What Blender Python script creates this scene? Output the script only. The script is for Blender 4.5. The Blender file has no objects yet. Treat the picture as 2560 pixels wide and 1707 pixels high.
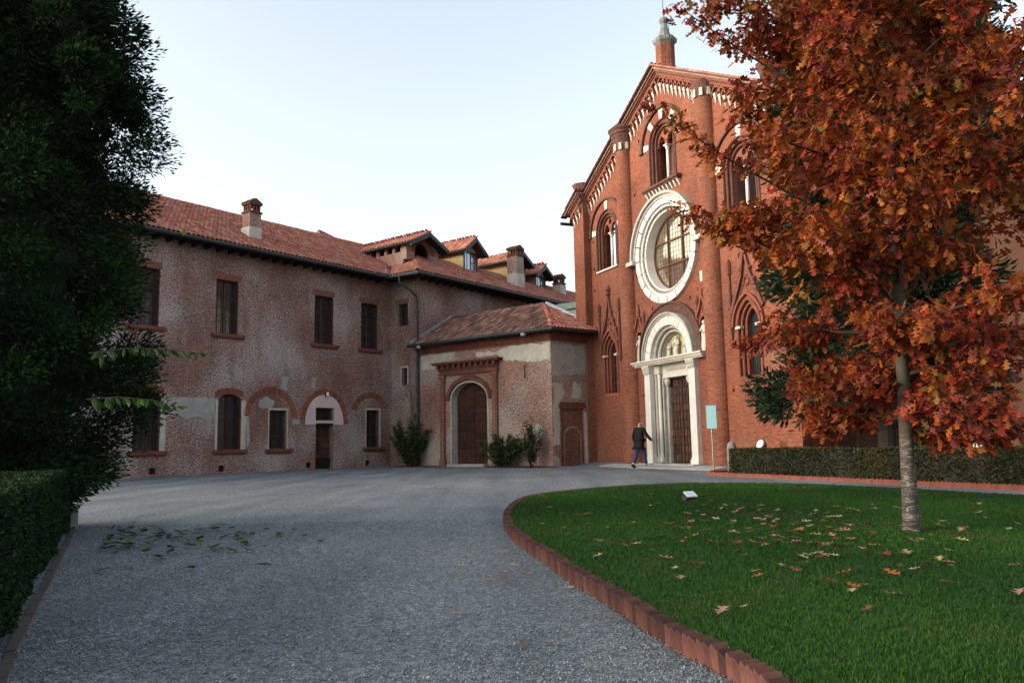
import bpy, bmesh, math, random
import numpy as np
from mathutils import Vector, Matrix
from mathutils.geometry import tessellate_polygon
PI = math.pi
rad = math.radians
rnd = random.Random(7)
sc = bpy.context.scene
COL = sc.collection

# ------------------------------------------------------------------ camera
CAM_H = 0.97
F_PX, PITCH, ROLL = 2010.0, rad(7.27), rad(-1.109)
cd = bpy.data.cameras.new('camera')
cam = bpy.data.objects.new('camera', cd)
COL.objects.link(cam)
fw = Vector((0, math.cos(PITCH), math.sin(PITCH)))
up0 = Vector((0, -math.sin(PITCH), math.cos(PITCH)))
rt0 = Vector((1, 0, 0))
cr = rt0 * math.cos(ROLL) + up0 * math.sin(ROLL)
cu = up0 * math.cos(ROLL) - rt0 * math.sin(ROLL)
m3 = Matrix((cr, cu, -fw)).transposed()
cam.matrix_world = Matrix.Translation((0, 0, CAM_H)) @ m3.to_4x4()
cd.sensor_width = 36
cd.lens = 36 * F_PX / 2560
cd.clip_start = 0.05
cd.clip_end = 3000
sc.camera = cam

# ------------------------------------------------------------------ sky and sun
SUN_DIR = Vector((-0.93, -0.22, 0)).normalized()      # towards the sun, seen from above
SUN_EL = rad(9)
w = bpy.data.worlds.new('World')
sc.world = w
w.use_nodes = True
wn = w.node_tree.nodes
wl = w.node_tree.links
bg = wn['Background']
sky = wn.new('ShaderNodeTexSky')
sky.sky_type = 'NISHITA'
sky.sun_disc = False
sky.sun_elevation = SUN_EL
sky.sun_rotation = math.atan2(SUN_DIR.x, SUN_DIR.y)
sky.altitude = 100
sky.air_density = 1.0
sky.dust_density = 4.0
sky.ozone_density = 1.0
hsv = wn.new('ShaderNodeHueSaturation')
hsv.inputs['Saturation'].default_value = 0.52
wl.new(sky.outputs[0], hsv.inputs['Color'])
wl.new(hsv.outputs[0], bg.inputs[0])
bg.inputs[1].default_value = 0.15
sd = bpy.data.lights.new('sun', 'SUN')
sd.energy = 0.09
sd.angle = rad(24)
sd.color = (1.0, 0.86, 0.72)
so = bpy.data.objects.new('sun', sd)
COL.objects.link(so)
ld = Vector((SUN_DIR.x * math.cos(SUN_EL), SUN_DIR.y * math.cos(SUN_EL), math.sin(SUN_EL)))
so.rotation_euler = ld.to_track_quat('Z', 'Y').to_euler()
so.location = (-30, -10, 40)
sc.view_settings.view_transform = 'Standard'
sc.view_settings.look = 'None'
sc.view_settings.gamma = 1
sc.view_settings.use_curve_mapping = False
sc.view_settings.exposure = 2.08

# ------------------------------------------------------------------ materials
def newmat(name):
    m = bpy.data.materials.new(name)
    m.use_nodes = True
    nt = m.node_tree
    return m, nt, nt.nodes['Principled BSDF']

def noise(nt, scale, detail=4, rough=0.6, vec=None):
    n = nt.nodes.new('ShaderNodeTexNoise')
    n.inputs['Scale'].default_value = scale
    n.inputs['Detail'].default_value = detail
    n.inputs['Roughness'].default_value = rough
    if vec is not None:
        nt.links.new(vec, n.inputs['Vector'])
    return n

def ramp(nt, fac, stops):
    r = nt.nodes.new('ShaderNodeValToRGB')
    el = r.color_ramp.elements
    el[0].position, el[0].color = stops[0][0], (*stops[0][1], 1)
    el[1].position, el[1].color = stops[-1][0], (*stops[-1][1], 1)
    for p_, c_ in stops[1:-1]:
        e = el.new(p_)
        e.color = (*c_, 1)
    nt.links.new(fac, r.inputs[0])
    return r

def mix(nt, fac, a, b, mode='MIX'):
    n = nt.nodes.new('ShaderNodeMix')
    n.data_type = 'RGBA'
    n.blend_type = mode
    for s, v in ((0, fac), (6, a), (7, b)):
        if isinstance(v, (int, float)):
            n.inputs[s].default_value = v
        elif isinstance(v, tuple):
            n.inputs[s].default_value = (*v, 1)
        else:
            nt.links.new(v, n.inputs[s])
    return n.outputs[2]

def bump(nt, bs, h, strength=0.3, dist=0.02):
    b = nt.nodes.new('ShaderNodeBump')
    b.inputs['Strength'].default_value = strength
    b.inputs['Distance'].default_value = dist
    nt.links.new(h, b.inputs['Height'])
    nt.links.new(b.outputs[0], bs.inputs['Normal'])

def uvec(nt):
    return nt.nodes.new('ShaderNodeTexCoord').outputs['UV']

def ovec(nt):
    return nt.nodes.new('ShaderNodeTexCoord').outputs['Object']

def plain(name, c, rough=0.7, var=0.25, scale=6, metal=0.0, bmp=0.15, obj_random=0.0, spec=0.3, use='o'):
    m, nt, bs = newmat(name)
    vec = ovec(nt)
    n = noise(nt, scale, 5, 0.65, vec)
    lo = tuple(x * (1 - var) for x in c)
    hi = tuple(min(1, x * (1 + var)) for x in c)
    r = ramp(nt, n.outputs[0], [(0.3, lo), (0.7, hi)])
    out = r.outputs[0]
    if obj_random:
        oi = nt.nodes.new('ShaderNodeObjectInfo')
        rr = ramp(nt, oi.outputs['Random'], [(0, tuple([1 - obj_random] * 3)), (1, tuple([1 + obj_random] * 3))])
        out = mix(nt, 1.0, out, rr.outputs[0], 'MULTIPLY')
    nt.links.new(out, bs.inputs['Base Color'])
    bs.inputs['Roughness'].default_value = rough
    bs.inputs['Metallic'].default_value = metal
    bs.inputs['Specular IOR Level'].default_value = spec
    if bmp:
        n2 = noise(nt, scale * 5, 4, 0.6, vec)
        bump(nt, bs, n2.outputs[0], bmp, 0.01)
    return m

def brickmat(name, c1, c2, mortar, smear, smear_amt, stain=(0.1, 0.08, 0.07), stain_amt=0.3, msize=0.009, row=0.075, bw=0.26):
    """brickwork: UVs are in metres"""
    m, nt, bs = newmat(name)
    uv = uvec(nt)
    br = nt.nodes.new('ShaderNodeTexBrick')
    nt.links.new(uv, br.inputs['Vector'])
    br.inputs['Color1'].default_value = (*c1, 1)
    br.inputs['Color2'].default_value = (*c2, 1)
    br.inputs['Mortar'].default_value = (*mortar, 1)
    br.inputs['Scale'].default_value = 1
    br.inputs['Mortar Size'].default_value = msize
    br.inputs['Mortar Smooth'].default_value = 0.3
    br.inputs['Brick Width'].default_value = bw
    br.inputs['Row Height'].default_value = row
    br.inputs['Bias'].default_value = -0.1
    # per region hue changes
    n1 = noise(nt, 0.55, 5, 0.6, uv)
    r1 = ramp(nt, n1.outputs[0], [(0.3, (0.72, 0.74, 0.78)), (0.5, (1, 1, 1)), (0.72, (1.22, 1.14, 1.05))])
    col = mix(nt, 1.0, br.outputs[0], r1.outputs[0], 'MULTIPLY')
    # brick scale speckle
    mp = nt.nodes.new('ShaderNodeMapping')
    mp.inputs['Scale'].default_value = (4.0, 11.0, 1)
    nt.links.new(uv, mp.inputs[0])
    n2 = noise(nt, 1.0, 3, 0.7, mp.outputs[0])
    r2 = ramp(nt, n2.outputs[0], [(0.32, (0.62, 0.6, 0.6)), (0.5, (1, 1, 1)), (0.68, (1.3, 1.3, 1.3))])
    col = mix(nt, 1.0, col, r2.outputs[0], 'MULTIPLY')
    # pale lime smears left on the face
    mp3 = nt.nodes.new('ShaderNodeMapping')
    mp3.inputs['Scale'].default_value = (6.5, 11, 1)
    nt.links.new(uv, mp3.inputs[0])
    n3 = noise(nt, 1.6, 8, 0.78, mp3.outputs[0])
    n3b = noise(nt, 0.35, 3, 0.5, uv)
    add = nt.nodes.new('ShaderNodeMath')
    add.operation = 'MULTIPLY_ADD'
    nt.links.new(n3b.outputs[0], add.inputs[0])
    add.inputs[1].default_value = 0.45
    nt.links.new(n3.outputs[0], add.inputs[2])
    r3 = ramp(nt, add.outputs[0], [(0.765 - 0.05 * smear_amt, (0, 0, 0)), (0.84 - 0.04 * smear_amt, (smear_amt, smear_amt, smear_amt))])
    col = mix(nt, r3.outputs[0], col, smear)
    # dark weather stains
    mp4 = nt.nodes.new('ShaderNodeMapping')
    mp4.inputs['Scale'].default_value = (1.5, 0.35, 1)
    nt.links.new(uv, mp4.inputs[0])
    n4 = noise(nt, 1.1, 5, 0.6, mp4.outputs[0])
    r4 = ramp(nt, n4.outputs[0], [(0.52, (0, 0, 0)), (0.75, (stain_amt, stain_amt, stain_amt))])
    col = mix(nt, r4.outputs[0], col, stain)
    nt.links.new(col, bs.inputs['Base Color'])
    bs.inputs['Roughness'].default_value = 0.9
    bs.inputs['Specular IOR Level'].default_value = 0.15
    inv = nt.nodes.new('ShaderNodeMath')
    inv.operation = 'SUBTRACT'
    inv.inputs[0].default_value = 1
    nt.links.new(br.outputs['Fac'], inv.inputs[1])
    ad = nt.nodes.new('ShaderNodeMath')
    ad.operation = 'ADD'
    nt.links.new(inv.outputs[0], ad.inputs[0])
    nt.links.new(n3.outputs[0], ad.inputs[1])
    bump(nt, bs, ad.outputs[0], 0.6, 0.012)
    return m

M = {}
M['church_brick'] = brickmat('church_brick', (0.225, 0.066, 0.035), (0.165, 0.050, 0.030), (0.20, 0.115, 0.08), (0.27, 0.165, 0.12), 0.35, (0.13, 0.07, 0.055), 0.45)
M['old_brick'] = brickmat('old_brick', (0.255, 0.090, 0.060), (0.165, 0.070, 0.054), (0.22, 0.18, 0.16), (0.42, 0.38, 0.36), 0.95, (0.10, 0.075, 0.065), 0.55, msize=0.014)
M['annex_brick'] = brickmat('annex_brick', (0.31, 0.11, 0.068), (0.22, 0.09, 0.065), (0.27, 0.22, 0.18), (0.46, 0.42, 0.37), 0.9, (0.12, 0.09, 0.075), 0.45, msize=0.015)
M['flank_brick'] = brickmat('flank_brick', (0.22, 0.08, 0.05), (0.17, 0.065, 0.045), (0.2, 0.15, 0.12), (0.25, 0.2, 0.17), 0.3, (0.07, 0.05, 0.04), 0.5)
M['terracotta'] = plain('terracotta', (0.20, 0.067, 0.042), 0.85, 0.3, 5)
M['terra_dark'] = plain('terra_dark', (0.10, 0.048, 0.037), 0.9, 0.4, 4)
M['arch_brick'] = plain('arch_brick', (0.23, 0.078, 0.045), 0.9, 0.3, 3, obj_random=0.3)
M['gable_brick'] = plain('gable_brick', (0.135, 0.052, 0.037), 0.9, 0.4, 3)
M['lintel_brick'] = plain('lintel_brick', (0.21, 0.088, 0.065), 0.9, 0.35, 9)
M['sill_brick'] = plain('sill_brick', (0.15, 0.055, 0.04), 0.9, 0.3, 4)
M['marble'] = plain('marble', (0.60, 0.58, 0.54), 0.45, 0.12, 1.7, bmp=0.05, obj_random=0.07, spec=0.4)
M['stone_band'] = plain('stone_band', (0.25, 0.19, 0.15), 0.8, 0.3, 4)
M['turret_stone'] = plain('turret_stone', (0.17, 0.19, 0.175), 0.8, 0.3, 4)
M['marble_old'] = plain('marble_old', (0.38, 0.36, 0.32), 0.6, 0.25, 4, bmp=0.12)
M['white_stone'] = plain('white_stone', (0.50, 0.48, 0.42), 0.7, 0.1, 3, obj_random=0.05)
M['plaster'] = plain('plaster', (0.46, 0.43, 0.37), 0.95, 0.22, 2.2, bmp=0.2)
M['plaster_grey'] = plain('plaster_grey', (0.32, 0.315, 0.29), 0.95, 0.22, 2.2, bmp=0.2)
M['plaster_pink'] = plain('plaster_pink', (0.62, 0.50, 0.50), 0.9, 0.1, 2)
M['yellow_render'] = plain('yellow_render', (0.45, 0.33, 0.17), 0.9, 0.15, 2)
M['orange_render'] = plain('orange_render', (0.46, 0.20, 0.105), 0.9, 0.07, 0.6, bmp=0.05)
M['fresco'] = plain('fresco', (0.42, 0.38, 0.22), 0.8, 0.45, 3.0)
M['blue_grey'] = plain('blue_grey', (0.25, 0.28, 0.27), 0.8, 0.4, 3.0)
M['dark_metal'] = plain('dark_metal', (0.035, 0.042, 0.045), 0.5, 0.3, 4, metal=0.3)
M['copper_green'] = plain('copper_green', (0.16, 0.24, 0.21), 0.7, 0.3, 5)
M['lead'] = plain('lead', (0.30, 0.33, 0.36), 0.55, 0.25, 3, metal=0.2)
M['dark_wood'] = plain('dark_wood', (0.060, 0.028, 0.018), 0.65, 0.5, 7, obj_random=0.35)
M['pilaster'] = brickmat('pilaster_brick', (0.27, 0.09, 0.055), (0.2, 0.07, 0.045), (0.2, 0.14, 0.11), (0.33, 0.26, 0.22), 0.5)
M['door_wood'] = plain('door_wood', (0.050, 0.018, 0.011), 0.6, 0.45, 6, obj_random=0.35)
M['door_worn'] = plain('door_worn', (0.11, 0.042, 0.02), 0.6, 0.4, 6)
M['frame_wood'] = plain('frame_wood', (0.10, 0.04, 0.025), 0.6, 0.3, 6)
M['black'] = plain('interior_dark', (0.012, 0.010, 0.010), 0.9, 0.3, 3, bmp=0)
M['iron'] = plain('iron', (0.03, 0.03, 0.03), 0.6, 0.2, 5, metal=0.4)
M['white_paint'] = plain('white_paint', (0.75, 0.75, 0.76), 0.4, 0.05, 5)
M['grey_metal'] = plain('grey_metal', (0.17, 0.175, 0.185), 0.4, 0.1, 5, metal=0.6)
M['sign_blue'] = plain('sign_blue', (0.33, 0.60, 0.67), 0.4, 0.04, 3, bmp=0)
M['sign_line'] = plain('sign_line', (0.40, 0.66, 0.72), 0.4, 0.04, 3, bmp=0)
M['paving'] = plain('paving', (0.36, 0.35, 0.33), 0.85, 0.15, 3, obj_random=0.08)
M['kerb_dark'] = plain('kerb_dark', (0.075, 0.062, 0.055), 0.95, 0.4, 5)
M['kerb'] = plain('kerb', (0.24, 0.22, 0.21), 0.9, 0.2, 5)
M['soil'] = plain('soil', (0.10, 0.065, 0.045), 0.95, 0.4, 6, bmp=0.6)
M['edge_brick'] = plain('edge_brick', (0.082, 0.032, 0.025), 0.9, 0.35, 14, obj_random=0.5)
M['edge_brick_pale'] = plain('edge_brick_pale', (0.19, 0.06, 0.04), 0.9, 0.25, 14, obj_random=0.2)
M['bark_oak'] = plain('bark_oak', (0.11, 0.095, 0.08), 0.9, 0.35, 9, bmp=0.5)
M['bark_dark'] = plain('bark_dark', (0.022, 0.018, 0.014), 0.9, 0.35, 9, bmp=0.4)
M['twig'] = plain('twig', (0.035, 0.024, 0.018), 0.85, 0.3, 9)
M['skin'] = plain('skin', (0.46, 0.27, 0.19), 0.5, 0.05, 5, bmp=0)
M['coat'] = plain('coat', (0.009, 0.009, 0.012), 0.9, 0.3, 8, bmp=0.3)
M['jeans'] = plain('jeans', (0.022, 0.045, 0.12), 0.85, 0.3, 12, bmp=0.2)
M['shoes'] = plain('shoes', (0.01, 0.009, 0.009), 0.5, 0.2, 8)
M['grey_hair'] = plain('grey_hair', (0.25, 0.2, 0.17), 0.8, 0.15, 20)
M['flower'] = plain('flower', (0.62, 0.22, 0.32), 0.6, 0.1, 5, bmp=0)

# birch like pale streaks on the oak trunk
def trunkmat():
    m, nt, bs = newmat('oak_trunk_bark')
    v = ovec(nt)
    mp = nt.nodes.new('ShaderNodeMapping')
    mp.inputs['Scale'].default_value = (7, 7, 34)
    nt.links.new(v, mp.inputs[0])
    n = noise(nt, 1.0, 5, 0.65, mp.outputs[0])
    n.inputs['Distortion'].default_value = 1.8
    r = ramp(nt, n.outputs[0], [(0.38, (0.026, 0.021, 0.018)), (0.53, (0.05, 0.042, 0.036)), (0.60, (0.22, 0.20, 0.175))])
    sx = nt.nodes.new('ShaderNodeSeparateXYZ')
    nt.links.new(v, sx.inputs[0])
    hr = ramp(nt, sx.outputs[2], [(0.0, (1, 1, 1)), (0.75, (1, 1, 1)), (0.95, (0, 0, 0))])
    hr.color_ramp.elements[0].position = 0.0
    n2 = noise(nt, 7, 4, 0.6, v)
    r2 = ramp(nt, n2.outputs[0], [(0.3, (0.032, 0.028, 0.02)), (0.7, (0.065, 0.056, 0.042))])
    c = mix(nt, hr.outputs[0], r2.outputs[0], r.outputs[0])
    nt.links.new(c, bs.inputs['Base Color'])
    bs.inputs['Roughness'].default_value = 0.85
    bump(nt, bs, n.outputs[0], 0.6, 0.01)
    return m
M['trunk'] = trunkmat()

def leafmat(name, c, trans=0.35, rough=0.62, var=0.35, spec=0.22):
    m, nt, bs = newmat(name)
    g = nt.nodes.new('ShaderNodeNewGeometry')
    lo = tuple(x * (1 - var) for x in c)
    hi = tuple(x * (1 + var) for x in c)
    r = ramp(nt, g.outputs['Random Per Island'], [(0, lo), (1, hi)])
    nt.links.new(r.outputs[0], bs.inputs['Base Color'])
    bs.inputs['Roughness'].default_value = rough
    bs.inputs['Specular IOR Level'].default_value = spec
    if trans:
        tr = nt.nodes.new('ShaderNodeBsdfTranslucent')
        nt.links.new(r.outputs[0], tr.inputs[0])
        mx = nt.nodes.new('ShaderNodeMixShader')
        mx.inputs[0].default_value = trans
        out = nt.nodes['Material Output']
        nt.links.new(bs.outputs[0], mx.inputs[1])
        nt.links.new(tr.outputs[0], mx.inputs[2])
        nt.links.new(mx.outputs[0], out.inputs[0])
    return m

OAK = [leafmat('oak_orange', (0.30, 0.080, 0.012)), leafmat('oak_rust', (0.23, 0.056, 0.012)), leafmat('oak_red', (0.27, 0.036, 0.016)),
       leafmat('oak_wine', (0.14, 0.026, 0.018)), leafmat('oak_gold', (0.26, 0.105, 0.018)), leafmat('oak_brown', (0.15, 0.056, 0.022)),
       leafmat('oak_olive', (0.13, 0.085, 0.02)), leafmat('oak_rose', (0.26, 0.075, 0.058))]
CON = [leafmat('conifer_dark', (0.012, 0.024, 0.010), 0.12, 0.75, 0.4, 0.1), leafmat('conifer_mid', (0.018, 0.038, 0.013), 0.12, 0.75, 0.4, 0.1), leafmat('conifer_light', (0.026, 0.062, 0.014), 0.15, 0.75, 0.3, 0.1)]
YEW = [leafmat('yew_dark', (0.014, 0.024, 0.013), 0.1, 0.75, 0.4, 0.1), leafmat('yew_mid', (0.022, 0.038, 0.017), 0.1, 0.75, 0.4, 0.1)]
HDG = [leafmat('hedge_dark', (0.024, 0.034, 0.018), 0.15, 0.7, 0.45, 0.15), leafmat('hedge_mid', (0.038, 0.048, 0.021), 0.15, 0.7, 0.45, 0.15), leafmat('hedge_gold', (0.065, 0.062, 0.018), 0.2, 0.7, 0.35, 0.15)]
HDB = [leafmat('beech_hedge_brown', (0.13, 0.075, 0.03), 0.2, 0.7, 0.4, 0.15), leafmat('beech_hedge_green', (0.07, 0.07, 0.025), 0.2, 0.7, 0.4, 0.15)]
OLE = [leafmat('shrub_dark', (0.035, 0.055, 0.022), 0.2, 0.6, 0.4), leafmat('shrub_mid', (0.065, 0.085, 0.028), 0.2, 0.6, 0.4)]
GRS = [leafmat('grass_a', (0.018, 0.070, 0.008), 0.25, 0.6, 0.3, 0.15), leafmat('grass_b', (0.027, 0.086, 0.009), 0.25, 0.6, 0.3, 0.15), leafmat('grass_c', (0.014, 0.052, 0.008), 0.25, 0.6, 0.3, 0.15), leafmat('grass_dry', (0.070, 0.085, 0.020), 0.25, 0.6, 0.3, 0.15)]
GLF = [leafmat('green_leaf', (0.035, 0.095, 0.014), 0.4), leafmat('yellow_green_leaf', (0.12, 0.17, 0.02), 0.4), leafmat('dark_green_leaf', (0.016, 0.042, 0.010), 0.3)]
DRY = [leafmat('dry_tan', (0.34, 0.25, 0.13), 0.1), leafmat('dry_pink', (0.28, 0.155, 0.11), 0.1), leafmat('dry_red', (0.16, 0.038, 0.025), 0.1), leafmat('dry_orange', (0.27, 0.085, 0.022), 0.1), leafmat('dry_brown', (0.12, 0.055, 0.03), 0.1)]

def tilemat(name, cols, lich, amt):
    m, nt, bs = newmat(name)
    g = nt.nodes.new('ShaderNodeNewGeometry')
    oi = nt.nodes.new('ShaderNodeObjectInfo')
    ad = nt.nodes.new('ShaderNodeMath')
    ad.operation = 'ADD'
    nt.links.new(g.outputs['Random Per Island'], ad.inputs[0])
    nt.links.new(oi.outputs['Random'], ad.inputs[1])
    fr = nt.nodes.new('ShaderNodeMath')
    fr.operation = 'FRACT'
    nt.links.new(ad.outputs[0], fr.inputs[0])
    k = len(cols) - 1
    r = ramp(nt, fr.outputs[0], [(i / k, c) for i, c in enumerate(cols)])
    n = noise(nt, 1.3, 6, 0.7, g.outputs['Position'])
    r2 = ramp(nt, n.outputs[0], [(0.5, (0, 0, 0)), (0.68, (amt, amt, amt))])
    c = mix(nt, r2.outputs[0], r.outputs[0], lich)
    nt.links.new(c, bs.inputs['Base Color'])
    bs.inputs['Roughness'].default_value = 0.9
    bs.inputs['Specular IOR Level'].default_value = 0.2
    n2 = noise(nt, 30, 3, 0.6, g.outputs['Position'])
    bump(nt, bs, n2.outputs[0], 0.3, 0.01)
    return m
M['tile'] = tilemat('roof_tile', [(0.30, 0.10, 0.065), (0.42, 0.155, 0.10), (0.36, 0.125, 0.08), (0.50, 0.25, 0.19), (0.33, 0.11, 0.075), (0.25, 0.085, 0.06), (0.40, 0.15, 0.10)], (0.30, 0.24, 0.21), 0.5)
M['tile_old'] = tilemat('roof_tile_old', [(0.13, 0.065, 0.05), (0.32, 0.16, 0.115), (0.07, 0.045, 0.04), (0.18, 0.085, 0.065), (0.33, 0.19, 0.14), (0.10, 0.055, 0.045), (0.22, 0.10, 0.075), (0.07, 0.045, 0.038)], (0.10, 0.08, 0.075), 0.6)

def glass(name, c, metal, rough):
    m, nt, bs = newmat(name)
    n = noise(nt, 2.2, 3, 0.5, ovec(nt))
    r = ramp(nt, n.outputs[0], [(0.3, tuple(x * 0.8 for x in c)), (0.7, tuple(min(1, x * 1.15) for x in c))])
    nt.links.new(r.outputs[0], bs.inputs['Base Color'])
    bs.inputs['Metallic'].default_value = metal
    bs.inputs['Roughness'].default_value = rough
    bump(nt, bs, n.outputs[0], 0.08, 0.02)
    return m
M['rose_glass'] = glass('rose_glass', (0.62, 0.52, 0.38), 0.85, 0.06)
M['glass'] = glass('window_glass', (0.03, 0.035, 0.04), 0.0, 0.08)
M['glass_dark'] = glass('lancet_glass', (0.035, 0.045, 0.05), 0.3, 0.25)
M['glass_dormer'] = glass('dormer_glass', (0.25, 0.28, 0.30), 0.6, 0.1)

def gravelmat():
    m, nt, bs = newmat('gravel')
    v = ovec(nt)
    vo = nt.nodes.new('ShaderNodeTexVoronoi')
    vo.inputs['Scale'].default_value = 48
    nt.links.new(v, vo.inputs['Vector'])
    sp = nt.nodes.new('ShaderNodeSeparateColor')
    nt.links.new(vo.outputs['Color'], sp.inputs[0])
    r = ramp(nt, sp.outputs[0], [(0, (0.075, 0.090, 0.102)), (0.35, (0.125, 0.143, 0.156)), (0.7, (0.175, 0.194, 0.205)), (1, (0.27, 0.287, 0.295))])
    n = noise(nt, 0.35, 5, 0.6, v)
    r2 = ramp(nt, n.outputs[0], [(0.3, (0.80, 0.82, 0.84)), (0.7, (1.18, 1.17, 1.15))])
    c = mix(nt, 1.0, r.outputs[0], r2.outputs[0], 'MULTIPLY')
    # coarser mottling that survives at distance
    n3 = noise(nt, 9, 6, 0.8, v)
    r3 = ramp(nt, n3.outputs[0], [(0.3, (0.82, 0.82, 0.82)), (0.7, (1.15, 1.15, 1.15))])
    c = mix(nt, 1.0, c, r3.outputs[0], 'MULTIPLY')
    # long faint tracks and darker stretches
    mpt = nt.nodes.new('ShaderNodeMapping')
    mpt.inputs['Rotation'].default_value = (0, 0, rad(28))
    mpt.inputs['Scale'].default_value = (1.1, 0.12, 1)
    nt.links.new(v, mpt.inputs[0])
    nt4 = noise(nt, 1.0, 4, 0.55, mpt.outputs[0])
    r4 = ramp(nt, nt4.outputs[0], [(0.35, (0.80, 0.81, 0.83)), (0.5, (1, 1, 1)), (0.66, (1.24, 1.23, 1.21))])
    c = mix(nt, 1.0, c, r4.outputs[0], 'MULTIPLY')
    nt.links.new(c, bs.inputs['Base Color'])
    bs.inputs['Roughness'].default_value = 0.9
    bs.inputs['Specular IOR Level'].default_value = 0.2
    bump(nt, bs, vo.outputs['Distance'], 0.7, 0.012)
    return m
M['gravel'] = gravelmat()
STONE = [plain('pebble_a', (0.17, 0.192, 0.207), 0.85, 0.2, 30, bmp=0), plain('pebble_b', (0.125, 0.14, 0.15), 0.85, 0.2, 30, bmp=0), plain('pebble_c', (0.28, 0.295, 0.305), 0.8, 0.15, 30, bmp=0), plain('pebble_d', (0.19, 0.165, 0.15), 0.85, 0.2, 30, bmp=0)]

def lawnmat():
    m, nt, bs = newmat('lawn_ground')
    v = ovec(nt)
    n = noise(nt, 60, 5, 0.8, v)
    r = ramp(nt, n.outputs[0], [(0.3, (0.010, 0.034, 0.006)), (0.7, (0.030, 0.088, 0.010))])
    n2 = noise(nt, 0.8, 4, 0.6, v)
    r2 = ramp(nt, n2.outputs[0], [(0.3, (0.8, 0.85, 0.85)), (0.7, (1.2, 1.15, 1.1))])
    c = mix(nt, 1.0, r.outputs[0], r2.outputs[0], 'MULTIPLY')
    nt.links.new(c, bs.inputs['Base Color'])
    bs.inputs['Roughness'].default_value = 0.95
    bump(nt, bs, n.outputs[0], 0.8, 0.03)
    return m
M['lawn'] = lawnmat()

# ------------------------------------------------------------------ mesh helpers
def tag(o, label=None, cat=None, group=None, kind=None):
    if label: o['label'] = label
    if cat: o['category'] = cat
    if group: o['group'] = group
    if kind: o['kind'] = kind
    return o

def empty(name, loc=(0, 0, 0), rz=0, label=None, cat=None, group=None, scale=1.0):
    o = bpy.data.objects.new(name, None)
    o.empty_display_size = 0.3
    COL.objects.link(o)
    o.location = loc
    o.rotation_euler = (0, 0, rz)
    o.scale = (scale,) * 3
    tag(o, label, cat, group)
    return o

def add_uv(me):
    n = len(me.loops)
    if not n: return
    uv = me.uv_layers.new(name='UVMap')
    co = np.empty(len(me.vertices) * 3, 'f'); me.vertices.foreach_get('co', co); co = co.reshape(-1, 3)
    li = np.empty(n, 'i'); me.loops.foreach_get('vertex_index', li)
    nf = len(me.polygons)
    nr = np.empty(nf * 3, 'f'); me.polygons.foreach_get('normal', nr); nr = nr.reshape(-1, 3)
    lt = np.empty(nf, 'i'); me.polygons.foreach_get('loop_total', lt)
    ln = np.repeat(nr, lt, axis=0)
    p = co[li]
    a = np.abs(ln)
    out = np.empty((n, 2), 'f')
    horiz = a[:, 2] > 0.8
    # walls: distance along the horizontal tangent, height
    tx, ty = -ln[:, 1], ln[:, 0]
    l = np.hypot(tx, ty); l[l < 1e-6] = 1
    # snap the tangent to the nearer local axis for curved bits to keep courses continuous
    ux = np.where(a[:, 1] >= a[:, 0], p[:, 0], p[:, 1])
    out[:, 0] = ux
    out[:, 1] = p[:, 2]
    out[horiz, 0] = p[horiz, 0]
    out[horiz, 1] = p[horiz, 1]
    uv.data.foreach_set('uv', out.ravel())

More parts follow.
